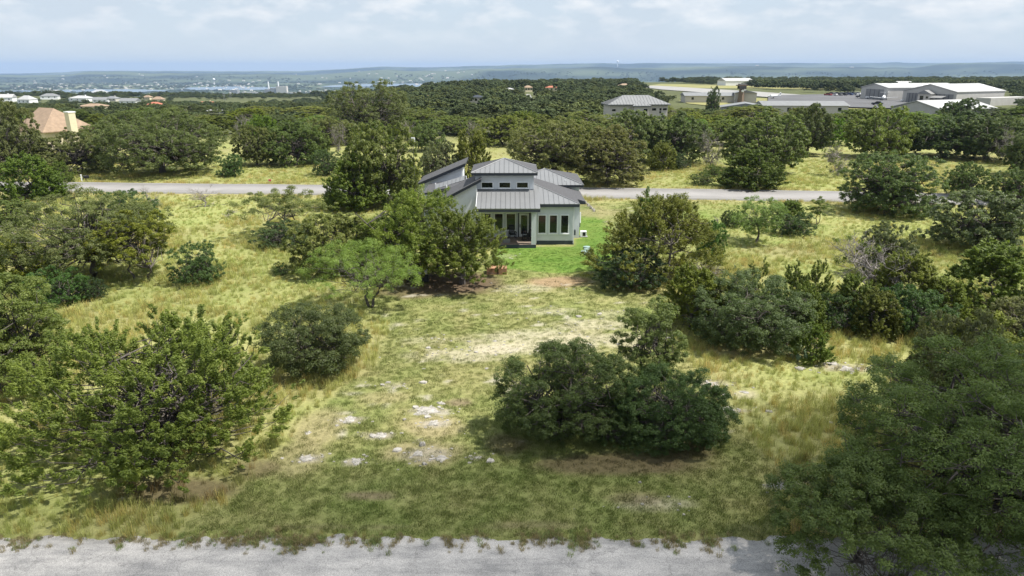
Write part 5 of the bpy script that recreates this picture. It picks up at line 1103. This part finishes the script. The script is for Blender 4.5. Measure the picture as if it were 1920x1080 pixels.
# straight far road in the centre
def sheet(name, pxs, z, mat, label, cat, kind='structure'):
    V = []
    for (a, b) in pxs:
        x, y = at_z(a, b, 0); V.append((x, y, float(terr(x, y)) + z))
    return tag(link(name, pymesh(name, V, [tuple(range(len(V)))]), mat), label, cat, kind=kind)
sheet('far_road', [(985, 190), (1000, 190), (994, 178), (987, 178)], .5, M['concrete'], 'straight far road running away through the centre woods', 'road')
# airfield
sheet('airfield_grass', [(1200, 158), (1240, 152.5), (1420, 155), (1560, 164), (1690, 176), (1650, 205), (1400, 206), (1290, 195)], .25, M['airgrass'], 'dry mown grass of the airfield', 'ground')
sheet('runway', [(1196, 158.5), (1225, 155.5), (1300, 163), (1420, 173), (1560, 183), (1560, 192), (1420, 182), (1310, 174), (1240, 168)], .5, M['concrete'], 'pale concrete runway running across the airfield', 'runway')
sheet('apron', [(1440, 181), (1530, 179), (1640, 178.5), (1720, 184), (1800, 196), (1700, 207), (1560, 203), (1440, 199)], .75, M['asphalt'], 'dark asphalt apron before the hangars', 'apron')
def hangar(name, A, B, L_, h, rh, label, doors, wallm, roofm, front_part=None):
    """gable front from A to B (places on the ground), running back L_"""
    a, b = Vector((*A, 0)), Vector((*B, 0)); w = (b - a).length; rz = math.atan2(b.y - a.y, b.x - a.x); m = (a + b) / 2
    t = tag(empty(name, (m.x, m.y, float(terr(m.x, m.y)) + .3), rz), label, 'hangar', 'airport buildings'); X = w / 2; HL.append((m.x - sin(rz) * L_ / 2, m.y + cos(rz) * L_ / 2, max(w, L_) * .62))
    MB().prism([(-X, 0, -2), (X, 0, -2), (X, 0, h), (0, 0, h + rh), (-X, 0, h)], (0, L_, 0)).build('wall', wallm, t)
    for s in (-1, 1):
        rf = MB().prism([(s * (X + .3), -.4, h - .02), (0, -.4, h + rh + .05), (0, -.4, h + rh + .3), (s * (X + .3), -.4, h + .25)], (0, L_ + .8, 0)).build('roof', roofm, t)
        nq = max(3, int(L_ / 6))
        for i in range(nq):
            u = L_ * (i + .5) / nq
            for q in (.3, .65):
                zz = h + .25 + rh * (1 - q); MB().prism([(s * X * q - .8, u - 1.6, zz + .06 + s * .8 * rh / X), (s * X * q + .8, u - 1.6, zz + .06 - s * .8 * rh / X), (s * X * q + .8, u + 1.6, zz + .06 - s * .8 * rh / X), (s * X * q - .8, u + 1.6, zz + .06 + s * .8 * rh / X)], (0, 0, .12)).build('skylight', M['white'], rf)
    for (u0, u1, v1) in doors:
        d = MB().box(-X + u0 * w, -X + u1 * w, -.12, -.01, 0, v1).build('hangar_door', M['hangardark'], t); k = 4
        for i in range(1, k): xx = -X + (u0 + (u1 - u0) * i / k) * w; MB().box(xx - .1, xx + .1, -.2, -.121, 0, v1).build('door_leaf_edge', M['charcoal'], d)
    return t
hangar('hangar', at_z(1612, 187), at_z(1662, 190), 46, 6.3, 2.0, 'grey hangar with a tall sliding door, left of the two large ones', [(.2, .85, 5.6)], M['hangar'], M['whiteroof'])
h2 = hangar('hangar', at_z(1690, 193.5), at_z(1790, 198), 40, 5.6, 3.2, 'largest grey hangar at right with rows of roof skylights', [(.08, .32, 4.8), (.62, .95, 4.6)], M['hangar'], M['whiteroof'])
o = MB().box(-2.5, 3.5, -4.5, -.13, 0, 4.6).build('office', M['beige'], h2); MB().prism([(-3, -5, 4.6), (4, -5, 4.6), (4, -5, 4.7), (.5, -5, 6.4), (-3, -5, 4.7)], (0, 4.8, 0)).build('office_roof', M['hangardark'], o); MB().box(-1.4, 0.3, -4.6, -4.51, 0, 3.8).build('office_door', M['glass'], o); MB().box(1.5, 2.6, -4.6, -4.51, 2.6, 3.5).build('office_window', M['glass'], o); MB().prism([(3.6, -6, 2.9), (9.5, -6, 2.9), (9.5, -2, 3.7), (3.6, -2, 3.7)], (0, 0, .2)).build('porch_roof', M['hangardark'], o)
MB().box(16.5, 23, 10, 44, -2, 3.2).build('lean_to', M['hangar'], h2)
t = hangar('white_shed', at_z(1668, 222), at_z(1762, 229), 26, 3.4, 2.4, 'white-roofed metal shed in front of the large hangars', [], M['hangar'], M['whiteroof'])
far_house(1500, 206, 30, 12, 3.6, 1.4, M['beige'], M['silver'], 'long silver-roofed building in front of the airfield apron', kind='gable', name='airport_building', cat='building', D=262, group='airport buildings', rz=-.06, win=5)
far_house(1335, 199, 30, 12, 3.4, 1.5, M['beige'], M['silver'], 'long pale airport shed left of the control tower', kind='gable', name='airport_building', cat='building', D=360, group='airport buildings', rz=-.05, win=4)
far_house(1395, 195, 11, 10, 5.0, 1.4, M['hangar'], M['silver'], 'tall grey metal shed next to the round dark tree', kind='gable', name='airport_building', cat='building', D=352, group='airport buildings', rz=1.35)
far_house(1395, 212, 12, 16, 3.6, 1.4, M['hangar'], M['silver'], 'grey gabled shed below the control tower', kind='gable', name='airport_building', cat='building', D=250, group='airport buildings', rz=1.3)
far_house(1378, 160, 34, 20, 6, 3, M['white'], M['whiteroof'], 'white building beyond the runway above the control tower', kind='gable', name='airport_building', cat='building', D=820, group='airport buildings', rz=.2)
far_house(1693, 163, 13, 9, 4, 2.5, M['white'], M['whiteroof'], 'white roof in the woods above the left hangar', kind='gable', name='airport_building', cat='building', D=640, group='airport buildings')
# control tower
x, y, _ = at_D(1388, 196, 345); z0 = float(terr(x, y)); t = tag(empty('control_tower', (x, y, z0)), 'brown timber control tower with a wide cap on the airfield', 'tower'); zt = at_D(1388, 157, 345)[2] - z0
MB().prism([(-1.5, -1.5, -1), (1.5, -1.5, -1), (1.5, 1.5, -1), (-1.5, 1.5, -1)], (0, 0, 1.5)).build('base', M['brown'], t)
mb = MB(); mb.tube((0, 0, .5), (0, 0, zt - 2.4), 1.75, 1.15, 4); mb.build('shaft', M['brown'], t); MB().box(-1.7, 1.7, -1.7, 1.7, zt - 2.4, zt - 1.0).build('cabin', M['glass'], t); MB().box(-2.3, 2.3, -2.3, 2.3, zt - .99, zt - .5).build('cap', M['brown'], t); MB().prism([(-1.6, -1.6, zt - .49), (1.6, -1.6, zt - .49), (1.6, 1.6, zt - .49), (-1.6, 1.6, zt - .49)], (0, 0, .5)).build('cap', M['hangardark'], t)
mb = MB(); mb.tube((0, -1.85, zt - 3.3), (0, -1.35, zt - 3.3), .6, .6, 14); mb.build('clock_face', M['white'], t)
# aircraft, vehicles
def plane(px, py, rz, label, s=1.0):
    x, y = at_z(px, py); t = tag(empty('aeroplane', (x, y, float(terr(x, y)) + .8), rz), label, 'aeroplane', 'parked aeroplanes'); m = M['white']; t.scale = (s, s, s)
    mb = MB(); prof = [(-4.6, .25, 1.9), (-3, .45, 1.75), (-.5, .85, 1.6), (1.5, .9, 1.5), (3.0, .7, 1.4), (3.9, .3, 1.35)]; n = 10
    for (yy, rr, zc) in prof: mb.v += [(cos(2 * pi * i / n) * rr, yy, zc + sin(2 * pi * i / n) * rr) for i in range(n)]
    mb.f += [(k * n + i, k * n + (i + 1) % n, (k + 1) * n + (i + 1) % n, (k + 1) * n + i) for k in range(len(prof) - 1) for i in range(n)] + [tuple(range(n)), tuple(range(5 * n, 6 * n))[::-1]]
    mb.build('fuselage', m, t)
    for sx in (-1, 1): MB().prism([(sx * .5, -.4, 1.0), (sx * .5, 1.3, 1.0), (sx * 6.4, .7, 1.5), (sx * 6.4, -.3, 1.5)], (0, 0, .14)).build('wing', m, t); MB().prism([(0, -4.5, 3.7), (0, -3.6, 3.7), (sx * 2.3, -4.0, 3.75), (sx * 2.3, -4.6, 3.75)], (0, 0, .1)).build('tailplane', m, t); MB().tube((sx * 1.5, .1, 0.3), (sx * 1.3, .1, 1.1), .08, .08, 6).build('wheel_leg', M['steel'], t); MB().tube((sx * 1.5 - .1, .1, .3), (sx * 1.5 + .1, .1, .3), .3, .3, 10).build('wheel', M['tyre'], t)
    MB().prism([(-.06, -3.4, 2.1), (-.06, -4.4, 2.1), (-.06, -4.7, 3.7), (-.06, -3.9, 3.7)], (.12, 0, 0)).build('fin', m, t); MB().box(-.7, .7, 1.6, 2.6, 1.75, 2.15).build('canopy', M['glass'], t); MB().tube((0, 3.0, .3), (0, 3.0, 1.1), .08, .08, 6).build('wheel_leg', M['steel'], t)
plane(1656, 190.5, 2.6, 'white small aeroplane parked on the apron between the hangars'); plane(1450, 187, 1.3, 'small white aeroplane parked by the runway, at the left end of the apron', .8)
CARC = [('dark', (.03, .03, .04)), ('white', (.7, .7, .7)), ('silver', (.4, .41, .42)), ('red', (.25, .04, .04)), ('grey', (.15, .15, .16)), ('blue', (.05, .08, .18))]
for nme, c in CARC: M['car_' + nme] = plain('car_paint_' + nme, c, .35, var=.03)
def car(px, py, rz, cn, label, van=False):
    x, y = at_z(px, py); t = tag(empty('parked_car' if not van else 'white_van', (x, y, float(terr(x, y)) + .78), rz), label, 'van' if van else 'car', 'cars parked at the airfield'); h = 1.0 if not van else 1.3; l = 2.3 if not van else 2.9
    MB().prism([(-.9, -l, .3), (-.9, l, .3), (-.9, l, .85), (-.9, l - .15, h), (-.9, -l + .1, h), (-.9, -l, .85)], (1.8, 0, 0)).build('body', M['car_' + cn], t)
    MB().prism([(-.8, -l * .75, h), (-.8, l * .45, h), (-.8, l * .2, h * 1.55), (-.8, -l * .6, h * 1.55)], (1.6, 0, 0)).build('cabin', M['glass'], t); MB().box(-.75, .75, -l * .55, l * .15, h * 1.552, h * 1.6).build('roof', M['car_' + cn], t)
    for sx in (-1, 1):
        for sy in (-1, 1): MB().tube((sx * .82, sy * l * .62, .32), (sx * .98, sy * l * .62, .32), .33, .33, 10).build('wheel', M['tyre'], t)
cols = ['red', 'dark', 'white', 'dark', 'grey', 'silver', 'dark', 'grey', 'blue', 'dark', 'silver', 'white']
ORD = ['first', 'second', 'third', 'fourth', 'fifth', 'sixth', 'seventh', 'eighth', 'ninth', 'tenth', 'eleventh', 'last']
for i, c in enumerate(cols): car(1552 + i * 4.9, 181.5 - (i % 2) * 1.2 - (0.8 if i > 6 else 0), .5 + (i % 3) * .1, c, f'{c} car, {ORD[i]} from the left in the row left of the hangars')
car(1633, 188, 1.2, 'white', 'white van before the tall sliding hangar door', True); car(1668, 188.5, 1.3, 'white', 'white car right of the parked aeroplane'); car(1676, 188.7, 1.5, 'dark', 'dark car beside the white one between the hangars'); car(1698, 193.5, 1.4, 'white', 'white car at the office of the largest hangar'); car(1644, 200, .9, 'dark', 'lone dark car at the near edge of the apron'); car(1612, 185.5, 1.2, 'dark', 'dark car at the corner of the left hangar')

# ------------------------------------------------------------------ the valley: lakes, town, plant, pylons
def water_mat():
    m, nt, b = new_mat('lake_water'); b.inputs['Base Color'].default_value = (0.10, 0.15, 0.20, 1); b.inputs['Roughness'].default_value = 0.25; b.inputs['Specular IOR Level'].default_value = 0.6
    n = nt.nodes.new('ShaderNodeTexNoise'); n.inputs['Scale'].default_value = .05; bp = nt.nodes.new('ShaderNodeBump'); bp.inputs['Strength'].default_value = .2; nt.links.new(n.outputs['Fac'], bp.inputs['Height']); nt.links.new(bp.outputs[0], b.inputs['Normal']); return m
M['water'] = water_mat()
LAKES = []
def lake(pts, label, seed):
    LAKES.append(pts)
    P = [at_z(a, b, -128) for a, b in pts]; V = []
    n = len(P); r = np.random.default_rng(seed)
    for i in range(n):
        a, b = np.array(P[i]), np.array(P[(i + 1) % n])
        for k in range(6): q = a + (b - a) * k / 6; V.append((q[0] + r.normal(0, 25), q[1] + r.normal(0, 70), -128))
    tag(link('lake', pymesh('lake', V, [tuple(range(len(V)))]), M['water']), label, 'lake', kind='structure')
lake([(-200, 172.5), (60, 172.5), (200, 172.5), (310, 171.5), (318, 168.5), (240, 167), (120, 168.5), (0, 169.5), (-200, 169.5)], 'broad lake arm behind the left ridge of houses', 1)
lake([(345, 169), (420, 168), (520, 168.5), (520, 164), (430, 162.5), (355, 163.5)], 'lake arm left of the power plant', 2)
lake([(140, 154.6), (200, 154.8), (200, 152), (145, 152.2)], 'small far lake in the left valley', 3)
lake([(595, 163.5), (700, 163), (880, 163), (895, 156.5), (780, 156.5), (640, 158.5)], 'lake behind the tallest pale oak', 4)
lake([(730, 177), (800, 177), (812, 169), (790, 167.5), (745, 170)], 'near lake inlet right of the tallest pale oak', 5)
r = np.random.default_rng(71); mb_v, mb_f = [], []
def specks(n, px0, px1, py0, py1, smin, smax):
    for i in range(n):
        px, py = r.uniform(px0, px1), r.uniform(py0, py1); x, y = at_z(px, py, -128); 
        if y > 9500: continue
        z = float(terr(x, y)); w = r.uniform(smin, smax); d = w * r.uniform(.5, 1); h = r.uniform(4, 8); V, F = box_vf(x - w / 2, x + w / 2, y - d / 2, y + d / 2, z - 5, z + h); o = len(mb_v); mb_v.extend(V); mb_v.extend([(x - w / 2, y, z + h + 3), (x + w / 2, y, z + h + 3)]); mb_f.extend([tuple(k + o for k in f) for f in F]); mb_f.extend([(o + 4, o + 5, o + 9, o + 8), (o + 6, o + 7, o + 8, o + 9), (o + 5, o + 6, o + 9), (o + 7, o + 4, o + 8)])
specks(40, 200, 480, 157, 166, 10, 24); specks(45, 700, 900, 151, 160, 12, 30); specks(60, 0, 900, 145, 158, 10, 32); specks(70, 900, 1920, 136, 150, 14, 50); specks(60, 420, 640, 170, 186, 8, 18); specks(60, 0, 480, 158, 170, 8, 22); specks(25, 1440, 1580, 137, 142, 20, 60)
tag(link('valley_town', pymesh('valley_town', mb_v, mb_f), M['beige']), 'pale scattered buildings of the towns far down in the valley', 'town', kind='stuff')
# power plant
x, y, z = ground_at(510, 176); t = tag(empty('power_plant', (x, y, z)), 'pale power plant with two stacks far down in the valley', 'power plant'); k = y / 1280.0; HL.append((x, y, 60))
def ppx(a0, a1, h0, h1, d0, d1, nm, m): MB().box((a0 - 510) * k, (a1 - 510) * k, d0, d1, h0 * k, h1 * k).build(nm, m, t)
ppx(518, 537, 0, 13, 0, 30, 'turbine_hall', M['beige']); ppx(506, 517, 0, 10, 5, 35, 'boiler_house', M['concrete']); ppx(497, 505, 0, 8, 0, 20, 'boiler_house', M['concrete']); ppx(455, 496, 0, 3, 0, 20, 'store', M['beige']); ppx(538, 552, 0, 3, 0, 20, 'store', M['beige'])
for a in (501, 519): MB().tube(((a - 510) * k, 40, 0), ((a - 510) * k, 40, 21 * k), 5, 4, 10).build('stack', M['white'], t)
x, y, z = ground_at(438, 176); t = tag(empty('substation_hall', (x, y, z)), 'flat grey hall on the valley floor left of the power plant', 'building'); k = y / 1280; MB().box(-7 * k, 7 * k, 0, 40, 0, 7 * k).build('hall', M['concrete'], t); HL.append((x, y, 40))
for i, (px, py, lb) in enumerate([(398, 183, 'leftmost'), (421, 189, 'second from the left'), (432, 184, 'middle'), (448, 178, 'fourth from the left'), (458, 181, 'rightmost')]):
    x, y, z = ground_at(px, py); t = tag(empty('power_pylon', (x, y, z)), f'thin lattice power pylon in the valley, {lb} of the five', 'pylon', 'valley pylons'); H_ = 14 * y / 1280; m = M['steel']
    for (sx, sy) in ((-1, -1), (1, -1), (1, 1), (-1, 1)): MB().tube((sx * H_ * .11, sy * H_ * .11, 0), (sx * H_ * .02, sy * H_ * .02, H_), H_ * .008, H_ * .006, 5).build('leg', m, t)
    for q in (.62, .78, .94): MB().tube((-H_ * .2, 0, H_ * q), (H_ * .2, 0, H_ * q), H_ * .009, H_ * .009, 5).build('cross_arm', m, t)
for (px, py, lb) in ((402, 158, 'white water tower far off in the left valley'), (1157, 143, 'white water tower far off in the middle valley')):
    x, y = at_z(px, py, -128); t = tag(empty('water_tower', (x, y, float(terr(x, y)))), lb, 'water tower'); H_ = 11 * y / 1280
    MB().tube((0, 0, 0), (0, 0, H_ * .7), H_ * .06, H_ * .05, 8).build('stem', M['white'], t); mb = MB(); mb.tube((0, 0, H_ * .66), (0, 0, H_ * .76), H_ * .06, H_ * .22, 12); mb.tube((0, 0, H_ * .76), (0, 0, H_ * .9), H_ * .22, H_ * .2, 12); mb.tube((0, 0, H_ * .9), (0, 0, H_), H_ * .2, H_ * .05, 12); mb.build('tank', M['white'], t)

HLa = np.array(HL)
def keep_far(P):
    k = np.ones(len(P), bool); qx, qy = project(P[:, 0], P[:, 1], P[:, 2])
    for lp in LAKES: k &= ~inpoly(qx, qy - 1.0, lp)
    for (x, y, rad) in HL:
        d = np.hypot(P[:, 0] - x, P[:, 1] - y); k &= d > rad + 2
        # open ground in front of each house, on the side of the lens of the valley road
        px, py = x / y, y
        k &= ~((np.abs(P[:, 0] - x * P[:, 1] / y) < rad * 1.15) & (P[:, 1] < y) & (P[:, 1] > y - (110 if y < 1500 else 400)))
    return k
lay_far(keep_far)

# ------------------------------------------------------------------ air
hb_ = MB().box(-26000, 26000, -400, 24500, -320, 172).build('haze', None)
hm = bpy.data.materials.new('haze_air'); hm.use_nodes = True; hn = hm.node_tree; hn.nodes.clear(); ho = hn.nodes.new('ShaderNodeOutputMaterial'); hv = hn.nodes.new('ShaderNodeVolumePrincipled')
hv.inputs['Color'].default_value = (0.43, 0.60, 0.88, 1); hv.inputs['Density'].default_value = 0.00006; hv.inputs['Anisotropy'].default_value = 0.0
hn.links.new(hv.outputs[0], ho.inputs['Volume']); hb_.data.materials.append(hm); tag(hb_, 'pale blue summer haze lying over the valley', 'haze', kind='stuff')
# the thin cloud that shades the near end of the lot
def cloud(cx, cy, cz, rx, ry, rz_, dens, label):
    bm = bmesh.new(); bmesh.ops.create_icosphere(bm, subdivisions=5, radius=1.0)
    for v_ in bm.verts:
        p = v_.co; n = fbm(np.array([p.x * 3.1 + 7]), np.array([p.y * 3.1 + p.z * 1.7]), 5)[0]; v_.co = Vector((p.x * rx, p.y * ry, p.z * rz_)) * (0.80 + 0.4 * n)
    m = bpy.data.meshes.new('cloud'); bm.to_mesh(m); bm.free(); o = link('cloud', m); o.location = (cx, cy, cz)
    cm = bpy.data.materials.new('thin_cloud'); cm.use_nodes = True; t = cm.node_tree; t.nodes.clear(); a = t.nodes.new('ShaderNodeOutputMaterial'); b = t.nodes.new('ShaderNodeVolumePrincipled')
    b.inputs['Color'].default_value = (.97, .97, .97, 1); b.inputs['Density'].default_value = dens; t.links.new(b.outputs[0], a.inputs['Volume']); m.materials.append(cm)
    return tag(o, label, 'cloud', kind='structure')
cz = 420.0; off = SUN * (cz / SUN.z)
cl_o = cloud(off.x + 45, off.y - 52, cz, 150, 92, 26, 0.047, 'thin drifting cloud high over the near road'); cl_o.rotation_euler = (0, 0, 0.24)
